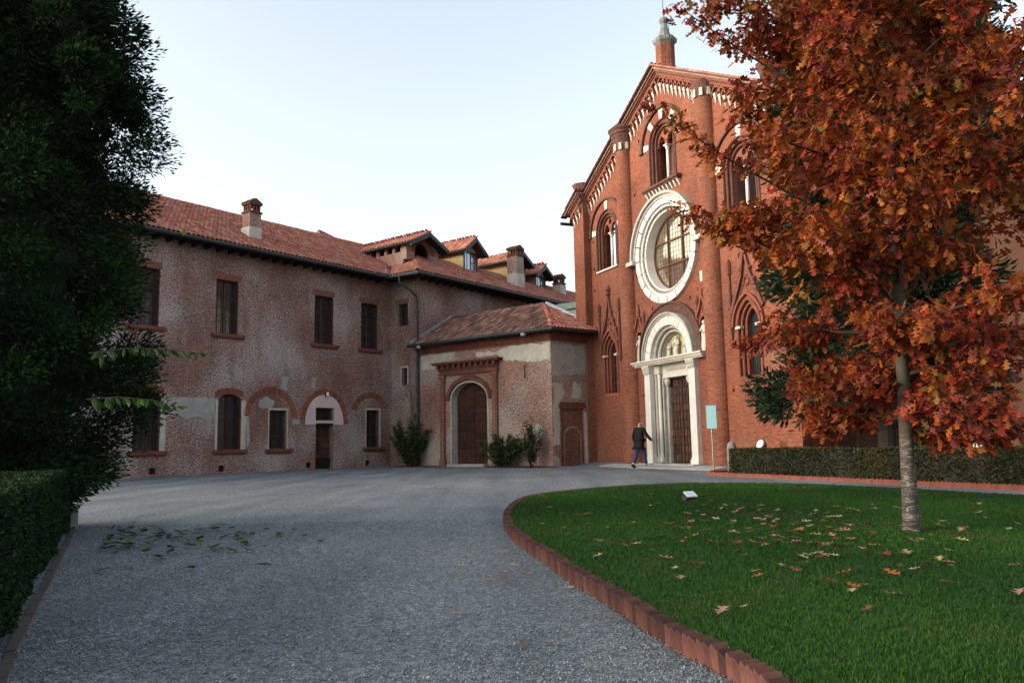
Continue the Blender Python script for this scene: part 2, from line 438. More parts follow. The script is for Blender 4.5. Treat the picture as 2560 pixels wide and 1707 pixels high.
class MB:
    def __init__(s):
        s.v, s.f, s.m = [], [], []
    def face(s, pts, mi=0):
        b = len(s.v)
        s.v += [tuple(p) for p in pts]
        s.f.append(tuple(range(b, b + len(pts))))
        s.m.append(mi)
    def idx(s, vs, fs, mi=0):
        b = len(s.v)
        s.v += [tuple(p) for p in vs]
        for f in fs:
            s.f.append(tuple(i + b for i in f)); s.m.append(mi)
    def box(s, x0, x1, y0, y1, z0, z1, mi=0, taper=0.0):
        t = taper
        vs = [(x0, y0, z0), (x1, y0, z0), (x1, y1, z0), (x0, y1, z0), (x0 + t, y0 + t, z1), (x1 - t, y0 + t, z1), (x1 - t, y1 - t, z1), (x0 + t, y1 - t, z1)]
        s.idx(vs, [(0, 3, 2, 1), (4, 5, 6, 7), (0, 1, 5, 4), (1, 2, 6, 5), (2, 3, 7, 6), (3, 0, 4, 7)], mi)
    def obox(s, c, ax, ay, az, mi=0):
        """box from centre and three half-axis vectors"""
        c, ax, ay, az = map(Vector, (c, ax, ay, az))
        vs = [c + i * ax + j * ay + k * az for k in (-1, 1) for i, j in ((-1, -1), (1, -1), (1, 1), (-1, 1))]
        s.idx(vs, [(0, 3, 2, 1), (4, 5, 6, 7), (0, 1, 5, 4), (1, 2, 6, 5), (2, 3, 7, 6), (3, 0, 4, 7)], mi)
    def prism(s, outline, y0, y1, mi=0, caps=True):
        """outline in (x,z), counter clockwise seen from -y"""
        n = len(outline)
        tris = tessellate_polygon([[Vector((x, z, 0)) for x, z in outline]]) if caps else []
        vs = [(x, y0, z) for x, z in outline] + [(x, y1, z) for x, z in outline]
        fs = [tuple(t) for t in tris] + [tuple(i + n for i in reversed(t)) for t in tris]
        fs += [(i, (i + 1) % n, (i + 1) % n + n, i + n) for i in range(n)]
        s.idx(vs, fs, mi)
    def band(s, inn, out, yf, yb, mi=0, closed=False):
        n = len(inn)
        vs = [(x, yf, z) for x, z in inn] + [(x, yf, z) for x, z in out] + [(x, yb, z) for x, z in inn] + [(x, yb, z) for x, z in out]
        fs = []
        for i in range(n if closed else n - 1):
            j = (i + 1) % n
            fs += [(i, j, j + n, i + n), (i, i + 2 * n, j + 2 * n, j), (i + n, j + n, j + 3 * n, i + 3 * n)]
        if not closed:
            fs += [(0, n, 3 * n, 2 * n), (n - 1, 3 * n - 1, 4 * n - 1, 2 * n - 1)]
        s.idx(vs, fs, mi)
    def tube(s, pts, r, n=8, mi=0, cap=True):
        pts = [Vector(p) for p in pts]
        rs = r if isinstance(r, (list, tuple)) else [r] * len(pts)
        rings = []
        ref = None
        for i, p in enumerate(pts):
            d = (pts[min(i + 1, len(pts) - 1)] - pts[max(i - 1, 0)]).normalized()
            if ref is None:
                ref = Vector((1, 0, 0)) if abs(d.x) < 0.8 else Vector((0, 1, 0))
            a = (ref - d * ref.dot(d)).normalized()
            b = d.cross(a)
            ref = a
            rings.append([p + (a * math.cos(2 * PI * k / n) + b * math.sin(2 * PI * k / n)) * rs[i] for k in range(n)])
        vs = [q for rg in rings for q in rg]
        fs = []
        for i in range(len(rings) - 1):
            for k in range(n):
                k2 = (k + 1) % n
                fs.append((i * n + k, i * n + k2, (i + 1) * n + k2, (i + 1) * n + k))
        if cap:
            fs.append(tuple(reversed(range(n))))
            fs.append(tuple(range((len(rings) - 1) * n, len(rings) * n)))
        s.idx(vs, fs, mi)
    def lathe(s, prof, c=(0, 0), n=16, mi=0, a0=0, a1=2 * PI, sx=1, sy=1):
        """prof: (r,z) list"""
        full = abs(a1 - a0 - 2 * PI) < 1e-6
        k = n if full else n + 1
        vs = []
        for r_, z in prof:
            for i in range(k):
                a = a0 + (a1 - a0) * i / n
                vs.append((c[0] + r_ * math.cos(a) * sx, c[1] + r_ * math.sin(a) * sy, z))
        fs = []
        for j in range(len(prof) - 1):
            for i in range(n):
                i2 = (i + 1) % k
                fs.append((j * k + i, j * k + i2, (j + 1) * k + i2, (j + 1) * k + i))
        if full:
            fs.append(tuple(reversed(range(k))))
            fs.append(tuple(range((len(prof) - 1) * k, len(prof) * k)))
        s.idx(vs, fs, mi)
    def mesh(s, name, mats, smooth=False):
        me = bpy.data.meshes.new(name)
        me.from_pydata([tuple(q) for q in s.v], [], s.f)
        ml = mats if isinstance(mats, (list, tuple)) else [mats]
        for m in ml: me.materials.append(m)
        if len(ml) > 1: me.polygons.foreach_set('material_index', s.m)
        if smooth: me.polygons.foreach_set('use_smooth', [True] * len(me.polygons))
        me.update()
        add_uv(me)
        return me
    def build(s, name, mats, parent=None, smooth=False, **kw):
        o = bpy.data.objects.new(name, s.mesh(name, mats, smooth))
        COL.objects.link(o)
        if parent is not None: o.parent = parent
        tag(o, **kw)
        return o

def inst(name, me, parent, mat, **kw):
    o = bpy.data.objects.new(name, me)
    COL.objects.link(o)
    if parent is not None: o.parent = parent
    o.matrix_local = mat
    tag(o, **kw)
    return o

def npmesh(name, V, Fq, mats, mi=None, parent=None, smooth=False, **kw):
    """V (n,3), Fq (m,k) equal sized faces"""
    me = bpy.data.meshes.new(name)
    V = np.asarray(V, 'f'); Fq = np.asarray(Fq, 'i')
    k = Fq.shape[1]
    me.vertices.add(len(V)); me.vertices.foreach_set('co', V.ravel())
    me.loops.add(Fq.size); me.loops.foreach_set('vertex_index', Fq.ravel())
    me.polygons.add(len(Fq)); me.polygons.foreach_set('loop_start', np.arange(0, Fq.size, k, dtype='i'))
    for m in mats: me.materials.append(m)
    if mi is not None: me.polygons.foreach_set('material_index', np.asarray(mi, 'i'))
    if smooth: me.polygons.foreach_set('use_smooth', np.ones(len(Fq), bool))
    me.update(calc_edges=True)
    me.validate()
    o = bpy.data.objects.new(name, me)
    COL.objects.link(o)
    if parent is not None: o.parent = parent
    tag(o, **kw)
    return o

def scatter(name, pv, pf, mats4, mats, mi, parent=None, **kw):
    """copies of a prototype (pv,pf) under 4x4 matrices, joined"""
    pv = np.asarray(pv, float); pf = np.asarray(pf, int)
    Ms = np.asarray(mats4, float)
    n = len(Ms)
    V = np.einsum('nij,kj->nki', Ms[:, :3, :3], pv) + Ms[:, None, :3, 3]
    Fa = (pf[None] + (np.arange(n) * len(pv))[:, None, None]).reshape(-1, pf.shape[1])
    mm = np.repeat(np.asarray(mi), len(pf)) if mi is not None else None
    return npmesh(name, V.reshape(-1, 3), Fa, mats, mm, parent, **kw)

def rotm(a, b, c):
    return Matrix.Rotation(c, 4, 'Z') @ Matrix.Rotation(b, 4, 'Y') @ Matrix.Rotation(a, 4, 'X')

def nprot(n, rs, tilt=None):
    """random rotations as (n,3,3)"""
    q = rs.normal(size=(n, 4)); q /= np.linalg.norm(q, axis=1)[:, None]
    w_, x, y, z = q.T
    return np.stack([np.stack([1 - 2 * (y * y + z * z), 2 * (x * y - z * w_), 2 * (x * z + y * w_)], -1),
                     np.stack([2 * (x * y + z * w_), 1 - 2 * (x * x + z * z), 2 * (y * z - x * w_)], -1),
                     np.stack([2 * (x * z - y * w_), 2 * (y * z + x * w_), 1 - 2 * (x * x + y * y)], -1)], 1)

def arch(cx, z0, zs, hw, rise=None, pointed=False, n=12):
    """outline from bottom left over the top to bottom right, (x,z)"""
    rise = hw if rise is None else rise
    pts = [(cx - hw, z0)]
    if pointed:
        R = (hw * hw + rise * rise) / (2 * hw)
        a1 = math.asin(min(1, rise / R))
        half = [(cx - hw + R - R * math.cos(a1 * i / n), zs + R * math.sin(a1 * i / n)) for i in range(n + 1)]
        pts += half + [(2 * cx - x, z) for x, z in reversed(half[:-1])]
    else:
        pts += [(cx - hw * math.cos(PI * i / (2 * n)), zs + rise * math.sin(PI * i / (2 * n))) for i in range(2 * n + 1)]
    pts.append((cx + hw, z0))
    return pts

def circ(cx, cz, r_, n=32):
    return [(cx + r_ * math.cos(2 * PI * i / n), cz + r_ * math.sin(2 * PI * i / n)) for i in range(n)]

def rect(x0, x1, z0, z1):
    return [(x0, z0), (x0, z1), (x1, z1), (x1, z0)]

def holed_wall(name, outline, holes, mat, parent, y=0.0, thick=0.5, **kw):
    """front sheet with real openings, reveals, outer edges and a back sheet"""
    mb = MB()
    loops = [[Vector((x, z, 0)) for x, z in outline]] + [[Vector((x, z, 0)) for x, z in h[0]] for h in holes]
    flat = [p_ for l in loops for p_ in l]
    tris = tessellate_polygon(loops)
    vs = [(p_.x, y, p_.y) for p_ in flat]
    def area(t):
        a, b, c = (flat[i] for i in t)
        return (b.x - a.x) * (c.y - a.y) - (b.y - a.y) * (c.x - a.x)
    fs = [tuple(t) if area(t) > 0 else tuple(reversed(t)) for t in tris]
    mb.idx(vs, fs)
    n = len(outline)
    for i in range(n):
        (x0, z0), (x1, z1) = outline[i], outline[(i + 1) % n]
        mb.face([(x0, y, z0), (x1, y, z1), (x1, y + thick, z1), (x0, y + thick, z0)])
    for h, d in holes:
        for i in range(len(h)):
            (x0, z0), (x1, z1) = h[i], h[(i + 1) % len(h)]
            mb.face([(x0, y, z0), (x1, y, z1), (x1, y + d, z1), (x0, y + d, z0)])
    # back sheet, open only where a hole runs through
    thr = [h for h in holes if h[1] >= thick - 1e-6]
    loops = [[Vector((x, z, 0)) for x, z in outline]] + [[Vector((x, z, 0)) for x, z in h[0]] for h in thr]
    flat2 = [p_ for l in loops for p_ in l]
    mb.idx([(p_.x, y + thick, p_.y) for p_ in flat2], [tuple(t) for t in tessellate_polygon(loops)])
    return mb.build(name, mat, parent, **kw)

def tile_proto(r0=0.095, r1=0.075, L=0.46, n=5):
    v, f = [], []
    for j, (r_, y) in enumerate(((r0, 0), (r1, L))):
        for i in range(n + 1):
            a = PI * i / n
            v.append((r_ * math.cos(a), y, r_ * 0.85 * math.sin(a)))
    for i in range(n):
        f.append((i, i + 1, n + 2 + i, n + 1 + i))
    # front rim
    for i in range(n + 1):
        a = PI * i / n
        v.append(((r0 - 0.018) * math.cos(a), 0, (r0 - 0.018) * 0.85 * math.sin(a)))
    b = 2 * (n + 1)
    for i in range(n):
        f.append((i, b + i, b + i + 1, i + 1))
    return np.array(v), np.array(f)
TPV, TPF = tile_proto()
def tile_mesh(mat):
    me = bpy.data.meshes.new('roof_tile')
    me.from_pydata([tuple(x) for x in TPV], [], [tuple(int(i) for i in x) for x in TPF])
    me.materials.append(mat)
    me.update()
    return me
TILE_ME = {'tile': tile_mesh(M['tile']), 'tile_old': tile_mesh(M['tile_old'])}

def inside(poly, u, v):
    c = False
    n = len(poly)
    for i in range(n):
        (x0, y0), (x1, y1) = poly[i], poly[(i + 1) % n]
        if (y0 > v) != (y1 > v) and u < (x1 - x0) * (v - y0) / (y1 - y0) + x0:
            c = not c
    return c

def tile_slope(root, O, U, V, poly, mk, pool, sp=0.205, step=0.37, sheet_name='roof_deck'):
    """barrel tiles on a slope; O origin, U along the eave, V up the slope, poly in (u,v). adds (matrix) to pool"""
    O, U, V = Vector(O), Vector(U).normalized(), Vector(V).normalized()
    N_ = U.cross(V).normalized()
    mb = MB()
    mb.face([O + U * a + V * b - N_ * 0.01 for a, b in poly])
    mb.face([O + U * a + V * b - N_ * 0.14 for a, b in reversed(poly)])
    n = len(poly)
    for i in range(n):
        a, b = poly[i], poly[(i + 1) % n]
        A, B = O + U * a[0] + V * a[1], O + U * b[0] + V * b[1]
        mb.face([A - N_ * 0.14, B - N_ * 0.14, B - N_ * 0.01, A - N_ * 0.01])
    mb.build(sheet_name, M['terra_dark'], root)
    us = [a for a, b in poly]; vs_ = [b for a, b in poly]
    nu = int((max(us) - min(us)) / sp) + 1
    nv = int((max(vs_) - min(vs_)) / step) + 1
    for i in range(nu):
        u = min(us) + (i + 0.5) * sp
        wob = rnd.uniform(-0.015, 0.015)
        for j in range(nv):
            v = min(vs_) + j * step
            if not inside(poly, u, min(v + 0.16, max(vs_) - 0.01)): continue
            if not inside(poly, u, v + 0.02): continue
            p_ = O + U * (u + wob + rnd.uniform(-0.008, 0.008)) + V * (v - 0.05 + rnd.uniform(-0.015, 0.015)) + N_ * (0.012 + rnd.uniform(0, 0.008))
            a = rnd.uniform(-0.03, 0.03)
            U2 = (U + V * a).normalized(); V2 = (V - U * a + N_ * -0.045).normalized(); N2 = U2.cross(V2)
            m = Matrix((U2, V2, N2)).transposed().to_4x4()
            m.translation = p_
            pool.append((mk, m))

def flush_tiles(root, pool, limit=300):
    """the nearest tiles as single parts, the rest as one mesh per kind"""
    W = root.matrix_basis.copy()
    camp = Vector((0, 0, CAM_H))
    pool.sort(key=lambda t: ((W @ t[1].translation) - camp).length)
    for mk, m in pool[:limit]:
        inst('roof_tile', TILE_ME[mk], root, m)
    rest = pool[limit:]
    for mk in sorted({t[0] for t in rest}):
        ms = [np.array(t[1]) for t in rest if t[0] == mk]
        scatter('roof_tiles', TPV, TPF, ms, [M[mk]], None, root, kind='stuff')

# ------------------------------------------------------------------ ground
LAWN = [(1.05, 2.6), (0.91, 3.38), (0.76, 3.95), (0.66, 4.55), (0.55, 5.15), (0.41, 5.82), (0.29, 6.64), (0.12, 7.6), (-0.03, 8.8), (-0.10, 10.2), (-0.03, 11.9),
        (0.17, 13.4), (0.61, 14.6), (1.49, 15.75), (2.49, 16.6), (3.55, 16.95), (4.6, 16.7), (5.55, 15.9), (6.2, 14.75), (6.65, 13.6), (7.05, 12.5), (7.5, 11.2), (8.4, 9.0), (9.2, 7.0), (9.6, 4.5), (9.0, 2.0), (6.5, 0.6), (3.0, 0.6), (1.6, 1.3)]
CH_LOC = Vector((5.99, 30.1, 0.145))
CH_RZ = -math.atan2(0.921, 0.39)
CH_S = 0.85
CH_N = Vector((-0.921, -0.39, 0))

def gz(x, y):
    d = (x - CH_LOC.x) * CH_N.x + (y - CH_LOC.y) * CH_N.y
    t = min(1, max(0, (1.15 - d) / 1.0))
    return 0.145 * t * t * (3 - 2 * t)

mb = MB()
mb.face([(-1500, -1500, -0.3), (1500, -1500, -0.3), (1500, 1500, -0.3), (-1500, 1500, -0.3)])
mb.build('ground', M['soil'], kind='structure')

def gravel_ground():
    xs = np.arange(-30, 26.01, 0.4); ys = np.arange(-6, 52.01, 0.4)
    V = [(x, y, gz(x, y) + 0.010 * math.sin(x * 1.3 + 0.4 * y) * math.sin(y * 0.9)) for y in ys for x in xs]
    n = len(xs)
    Fq = [(j * n + i, j * n + i + 1, (j + 1) * n + i + 1, (j + 1) * n + i) for j in range(len(ys) - 1) for i in range(n - 1)]
    npmesh('gravel_court', V, Fq, [M['gravel']], smooth=True, kind='structure')
gravel_ground()

def near_gravel():
    rs = np.random.RandomState(3)
    P = []
    while len(P) < 60000:
        y = 2.3 + 8.5 * rs.rand() ** 1.5
        x = -0.62 * y - 0.3 + rs.rand() * (0.62 * y + 0.3 + 1.3)
        if inside(LAWN, x, y): continue
        P.append((x, y))
    P = np.array(P)
    n = len(P)
    R = nprot(n, rs)
    s = rs.uniform(0.0035, 0.0085, n) * (1 + 0.6 * (rs.rand(n) > 0.93))
    pv = np.array([(1, 0, 0), (-1, 0.1, 0), (0, 0.8, 0.1), (0, -0.8, 0), (0.1, 0, 0.6), (0, 0.1, -0.6)])
    pf = np.array([(0, 2, 4), (2, 1, 4), (1, 3, 4), (3, 0, 4), (2, 0, 5), (1, 2, 5), (3, 1, 5), (0, 3, 5)])
    Ms = np.zeros((n, 4, 4))
    Ms[:, :3, :3] = R * s[:, None, None]
    Ms[:, :2, 3] = P
    Ms[:, 2, 3] = 0.008 + rs.rand(n) * 0.004
    mi = rs.choice(4, n, p=[0.5, 0.28, 0.13, 0.09])
    scatter('gravel_stones', pv, pf, Ms, STONE, mi, kind='stuff')
near_gravel()

# lawn base
mb = MB()
tris = tessellate_polygon([[Vector((x, y, 0)) for x, y in LAWN]])
mb.idx([(x, y, 0.085) for x, y in LAWN], [tuple(t) for t in tris])
for i in range(len(LAWN)):
    (x0, y0), (x1, y1) = LAWN[i], LAWN[(i + 1) % len(LAWN)]
    mb.face([(x0, y0, -0.05), (x1, y1, -0.05), (x1, y1, 0.085), (x0, y0, 0.085)])
mb.build('lawn', M['lawn'], kind='structure')

def resample(poly, step, closed=True):
    P = [Vector((*p_, 0)) for p_ in poly]
    if closed: P.append(P[0])
    # light smoothing with Catmull-Rom
    Q = []
    n = len(P)
    for i in range(n - 1):
        p0 = P[i - 1] if i > 0 else (P[-2] if closed else P[0]); p1 = P[i]; p2 = P[i + 1]; p3 = P[i + 2] if i + 2 < n else (P[1] if closed else P[-1])
        for k in range(12):
            t = k / 12
            Q.append(0.5 * ((2 * p1) + (p2 - p0) * t + (2 * p0 - 5 * p1 + 4 * p2 - p3) * t * t + (3 * p1 - p0 - 3 * p2 + p3) * t ** 3))
    Q.append(P[-1])
    out = []
    acc = 0
    for i in range(len(Q) - 1):
        seg = Q[i + 1] - Q[i]
        L = seg.length
        while acc <= L and L > 0:
            out.append((Q[i] + seg * (acc / L), seg.normalized()))
            acc += step
        acc -= L
    return out

def edging(name, path, mat, label, group=None, h=0.125, closed=True, lean=0.10, zf=None, a=0.028, b=0.042, step=0.064, tw=14):
    root = empty(name, (*path[0], 0), 0, label, 'brick edging', group)
    O = Vector((*path[0], 0))
    mb = MB()
    # brick standing on end, top edge rounded by two chamfers
    prof = [(-a, 0), (a, 0), (a, h - 0.010), (a - 0.006, h), (-a + 0.004, h - 0.034), (-a, h - 0.042)]
    mb.prism([(x, z) for x, z in prof], -b, b)
    me = mb.mesh('brick', mat)
    pts = resample(path, step, closed)
    items = []
    for p_, d in pts:
        ang = math.atan2(d.y, d.x)
        m = Matrix.Translation(p_ - O + Vector((0, 0, -0.012 + rnd.uniform(-0.006, 0.006) + (zf(p_.x, p_.y) if zf else 0)))) @ Matrix.Rotation(ang + rad(tw) + rnd.uniform(-0.06, 0.06), 4, 'Z') @ Matrix.Rotation(lean + rnd.uniform(-0.04, 0.04), 4, 'Y') @ Matrix.Rotation(rnd.uniform(-0.03, 0.03), 4, 'X')
        # nearest and in front of the camera first
        dist = p_.length + (100 if p_.y < 1.5 or abs(p_.x) > p_.y * 0.68 + 0.3 else 0)
        items.append((dist, m))
    items.sort(key=lambda t: t[0])
    for _, m in items[:300]: inst('brick', me, root, m)
    rest = [np.array(m) for _, m in items[300:]]
    if rest:
        pv = [tuple(v.co) for v in me.vertices]
        tri = [(t[0], t[i], t[i + 1]) for t in [tuple(p_.vertices) for p_ in me.polygons] for i in range(1, len(t) - 1)]
        scatter('bricks', pv, tri, rest, [mat], None, root, kind='stuff')
    return root
edging('lawn_edging', LAWN, M['edge_brick'], 'curving row of red bricks standing on end around the green lawn')
BED = [(5.55, 22.6), (5.72, 21.9), (6.35, 20.45), (6.9, 19.0), (7.45, 17.6), (8.0, 16.2), (8.83, 14.25), (9.6, 12.4), (10.6, 10.0)]
BED_END = [(6.3, 24.3), (5.75, 23.6), (5.5, 23.0)]
edging('bed_edging', BED_END + BED, M['edge_brick_pale'], 'straight row of red bricks on end in front of the long dark hedge', closed=False, a=0.042, b=0.04, step=0.098, tw=30, lean=0.16)
# planted bed behind the edging
mb = MB()
bedp = [(6.35, 24.5), (5.8, 23.6), (5.58, 22.7)] + [(x + 0.04, y) for x, y in BED[1:]] + [(14.5, 11.6), (12.9, 15.4), (9.0, 24.2), (7.6, 24.9)]
mb.idx([(x, y, 0.05) for x, y in bedp], [tuple(t) for t in tessellate_polygon([[Vector((x, y, 0)) for x, y in bedp]])])
for i in range(len(bedp)):
    (x0, y0), (x1, y1) = bedp[i], bedp[(i + 1) % len(bedp)]
    mb.face([(x0, y0, -0.05), (x1, y1, -0.05), (x1, y1, 0.05), (x0, y0, 0.05)])
mb.build('flower_bed', M['soil'], kind='structure')

def grass():
    rs = np.random.RandomState(5)
    P = []
    xmax = max(p_[0] for p_ in LAWN); 
    while len(P) < 170000:
        y = 2.4 + 14.8 * rs.rand(4000) ** 1.35
        x = -0.3 + (0.68 * y + 0.6) * rs.rand(4000)
        for a, b in zip(x, y):
            if inside(LAWN, a, b): P.append((a, b))
    P = np.array(P[:170000])
    n = len(P)
    h = rs.uniform(0.010, 0.026, n) * (1 + P[:, 1] / 25)
    wd = 0.0022 * (1 + P[:, 1] / 5)
    a = rs.rand(n) * 2 * PI
    lx, ly = rs.normal(0, 0.35, n) * h, rs.normal(0, 0.35, n) * h
    V = np.zeros((n, 3, 3))
    V[:, 0, :2] = P + np.stack([np.cos(a) * wd, np.sin(a) * wd], 1)
    V[:, 1, :2] = P - np.stack([np.cos(a) * wd, np.sin(a) * wd], 1)
    V[:, 2, :2] = P + np.stack([lx, ly], 1)
    V[:, 0, 2] = V[:, 1, 2] = 0.083
    V[:, 2, 2] = 0.086 + h
    big = np.sin(P[:, 0] * 1.7 + np.sin(P[:, 1])) + np.cos(P[:, 1] * 1.3 + P[:, 0]) + rs.normal(0, 0.9, n)
    mi = np.where(big > 0.7, 1, np.where(big < -0.8, 2, 0))
    dry = (np.sin(P[:, 0] * 3.1 + 2 * np.sin(P[:, 1] * 1.9)) * np.cos(P[:, 1] * 2.3 - P[:, 0]) > 0.55) & (rs.rand(n) < 0.22) | (rs.rand(n) < 0.025)
    mi = np.where(dry, 3, mi)
    npmesh('grass', V.reshape(-1, 3), np.arange(n * 3).reshape(n, 3), GRS, mi, kind='stuff')
grass()

# ------------------------------------------------------------------ church
CB, MA = M['church_brick'], M['marble']
church = empty('church', CH_LOC, CH_RZ, 'tall red brick gabled church with white marble rose window and portal', 'church', scale=CH_S)
SL = 0.55
def Lz(X): return 17.15 - SL * abs(X)
PUT = [(-2.51, 12.79), (-2.65, 8.87), (-2.57, 7.36), (-6.74, 10.03), (-6.76, 8.87), (-6.76, 11.51), (-2.66, 10.15), (-1.35, 7.05), (1.6, 7.05), (4.16, 6.11), (1.9, 15.3), (4.29, 4.94), (-1.95, 15.3), (4.2, 8.9), (6.7, 8.87), (6.7, 10.03), (2.6, 12.79), (4.16, 2.9), (-6.76, 4.94), (-6.7, 6.9), (-2.4, 3.1)]
holes = [(circ(0, 9.5, 2.08, 40), 0.8), (arch(0, -0.3, 4.6, 1.5), 0.8), (arch(0, 12.66, 14.6, 1.0), 0.8),
         (arch(-5.3, 9.78, 11.8, 1.0), 0.8), (arch(5.3, 9.78, 11.8, 1.0), 0.8),
         (arch(-5.3, 3.4, 5.35, 0.62, 0.95, True), 0.5), (arch(5.3, 3.4, 5.35, 0.62, 0.95, True), 0.5),
         (arch(-2.5, 4.68, 5.85, 0.24), 0.3), (arch(2.5, 4.68, 5.85, 0.24), 0.3)]
for x, z in PUT:
    holes.append((rect(x - 0.06, x + 0.06, z - 0.07, z + 0.07), 0.25))
outline = [(-8.2, -0.3), (8.2, -0.3), (8.2, 18.0 - SL * 8.2), (0, 18.0), (-8.2, 18.0 - SL * 8.2)]
holed_wall('front_wall', outline, holes, CB, church, 0.0, 0.8)
mb = MB()
for x, z in PUT + [(-5.3, 4.5), (5.3, 4.5)]:
    if abs(x) == 5.3: continue
    mb.box(x - 0.059, x + 0.059, 0.2, 0.24, z - 0.069, z + 0.069)
for s in (-1, 1):
    mb.prism(arch(s * 2.5, 4.69, 5.85, 0.238)[::-1], 0.27, 0.295)
mb.build('putlog_back', M['terra_dark'], church, kind='stuff')
# corner piers
for s in (-1, 1):
    mb = MB()
    x0, x1 = sorted((s * 7.05, s * 8.2))
    zi, zo = Lz(7.05) + 0.85, Lz(8.2) + 0.85
    zl, zr = (zo, zi) if s < 0 else (zi, zo)
    mb.prism([(x0, -0.3), (x1, -0.3), (x1, zr), (x0, zl)], -0.41, -0.002)
    mb.prism([(x0 - 0.06, -0.3), (x1 + 0.06, -0.3), (x1 + 0.06, 0.5), (x0 - 0.06, 0.5)], -0.46, -0.412)
    mb.build('corner_pier', CB, church)
    mb = MB()
    cx = s * 7.5
    mb.lathe([(0.40, 13.2), (0.40, 14.35), (0.44, 14.4), (0.44, 14.5), (0.55, 14.75), (0.58, 14.82), (0.1, 14.9)], (cx, -0.15), 8, a0=PI / 8, a1=2 * PI + PI / 8)
    mb.build('pier_pinnacle', M['terra_dark'], church)
# half round buttresses
for s in (-1, 1):
    mb = MB()
    z3 = Lz(3.29)
    mb.lathe([(0.56, -0.3), (0.56, 0.42), (0.50, 0.5), (0.47, 0.55), (0.47, z3 - 0.15)], (s * 3.29, 0.002), 18, a0=PI, a1=2 * PI)
    b = mb.build('half_round_buttress', CB, church, smooth=True)
    mb = MB()
    if s > 0: mb.lathe([(0.47, z3 - 0.15), (0.5, z3 + 0.1), (0.55, z3 + 0.45), (0.56, z3 + 0.6), (0.3, z3 + 0.72), (0.02, z3 + 0.78)], (s * 3.29, 0.002), 12, a0=PI, a1=2 * PI)
    else: mb.lathe([(0.47, z3 - 0.15), (0.5, z3 + 0.1), (0.58, z3 + 0.5), (0.62, z3 + 0.58), (0.64, z3 + 0.68), (0.70, z3 + 0.72), (0.71, z3 + 0.84), (0.78, z3 + 0.92), (0.79, z3 + 0.98), (0.4, z3 + 1.3), (0.02, z3 + 1.5)], (s * 3.29, 0.002), 12, a0=PI, a1=2 * PI)
    mb.build('buttress_cap', M['terra_dark'], church)
    for k in range(5):
        a = PI + PI * (k + 0.5) / 5
        mb = MB()
        mb.obox((s * 3.29 + 0.52 * math.cos(a), 0.52 * math.sin(a), z3 + 0.05), (-0.07 * math.sin(a), 0.07 * math.cos(a), 0), (0.03 * math.cos(a), 0.03 * math.sin(a), 0), (0, 0, 0.17))
        mb.build('corbel', M['white_stone'], church)
# gable frieze: interlaced arches and pale corbel tips, each its own piece
mb = MB()
mb.idx([(-0.05, -0.05, 0.30), (0.05, -0.05, 0.30), (0.05, 0.06, 0.30), (-0.05, 0.06, 0.30), (-0.085, -0.10, 0.02 + 0.5), (0.085, -0.10, 0.52), (0.085, 0.06, 0.52), (-0.085, 0.06, 0.52), (0, 0.0, 0.0)],
       [(4, 5, 6, 7), (0, 4, 7, 3), (1, 2, 6, 5), (0, 1, 5, 4), (8, 1, 0), (8, 2, 1), (8, 3, 2), (8, 0, 3)])
me_corbel = mb.mesh('corbel', M['white_stone'])
mb = MB()
mb.band(arch(0, 0, 0.02, 0.235, 0.30, True, 4), arch(0, 0, 0.02, 0.30, 0.38, True, 4), -0.14, 0.05)
me_farch = mb.mesh('frieze_arch', M['terracotta'])
def pier_off(X): return -0.41 if abs(X) > 7.05 else 0.0
for s in (-1, 1):
    k = 0
    X = 0.15
    while X < 8.2:
        if abs(X - 3.29) > 0.55:
            y = pier_off(X)
            inst('corbel', me_corbel, church, Matrix.Translation((s * X, y - 0.02, Lz(X) - 0.28)))
            inst('frieze_arch', me_farch, church, Matrix.Translation((s * (X + 0.15), y - (0.02 if k % 2 else 0.0), Lz(X + 0.15) + 0.2)))
        X += 0.3
        k += 1
# raking cornice
def rake(name, zlo, zhi, proj, mat, x_end=8.3, yb=0.02):
    for s in (-1, 1):
        for xa, xb, off in ((0, 7.05, 0), (7.05, x_end, -0.41)):
            mb = MB()
            o = [(s * xa, Lz(xa) + zlo), (s * xb, Lz(xb) + zlo), (s * xb, Lz(xb) + zhi), (s * xa, Lz(xa) + zhi)]
            if s < 0: o = o[::-1]
            mb.prism(o, -proj + off, yb if off == 0 else -0.41 + 0.02)
            mb.build(name, mat, church)
rake('raking_moulding', 0.62, 0.72, 0.14, M['terracotta'], 8.25)
rake('raking_moulding', 0.72, 0.80, 0.20, M['terra_dark'], 8.28)
rake('raking_moulding', 0.80, 0.90, 0.27, M['terracotta'], 8.3)
rake('raking_moulding', 0.90, 0.99, 0.36, M['stone_band'], 8.6)
rake('frieze_shade', 0.16, 0.60, 0.012, M['terra_dark'], 8.2)  # dark band painted in for the shade in the slots between the arches
# dentils between the mouldings
mb = MB()
for s in (-1, 1):
    X = 0.06
    while X < 8.2:
        y = pier_off(X)
        mb.box(s * X - 0.04, s * X + 0.04, y - 0.13, y + 0.0, Lz(X) + 0.50, Lz(X) + 0.635)
        X += 0.135
mb.build('dentil_course', M['terra_dark'], church, kind='stuff')
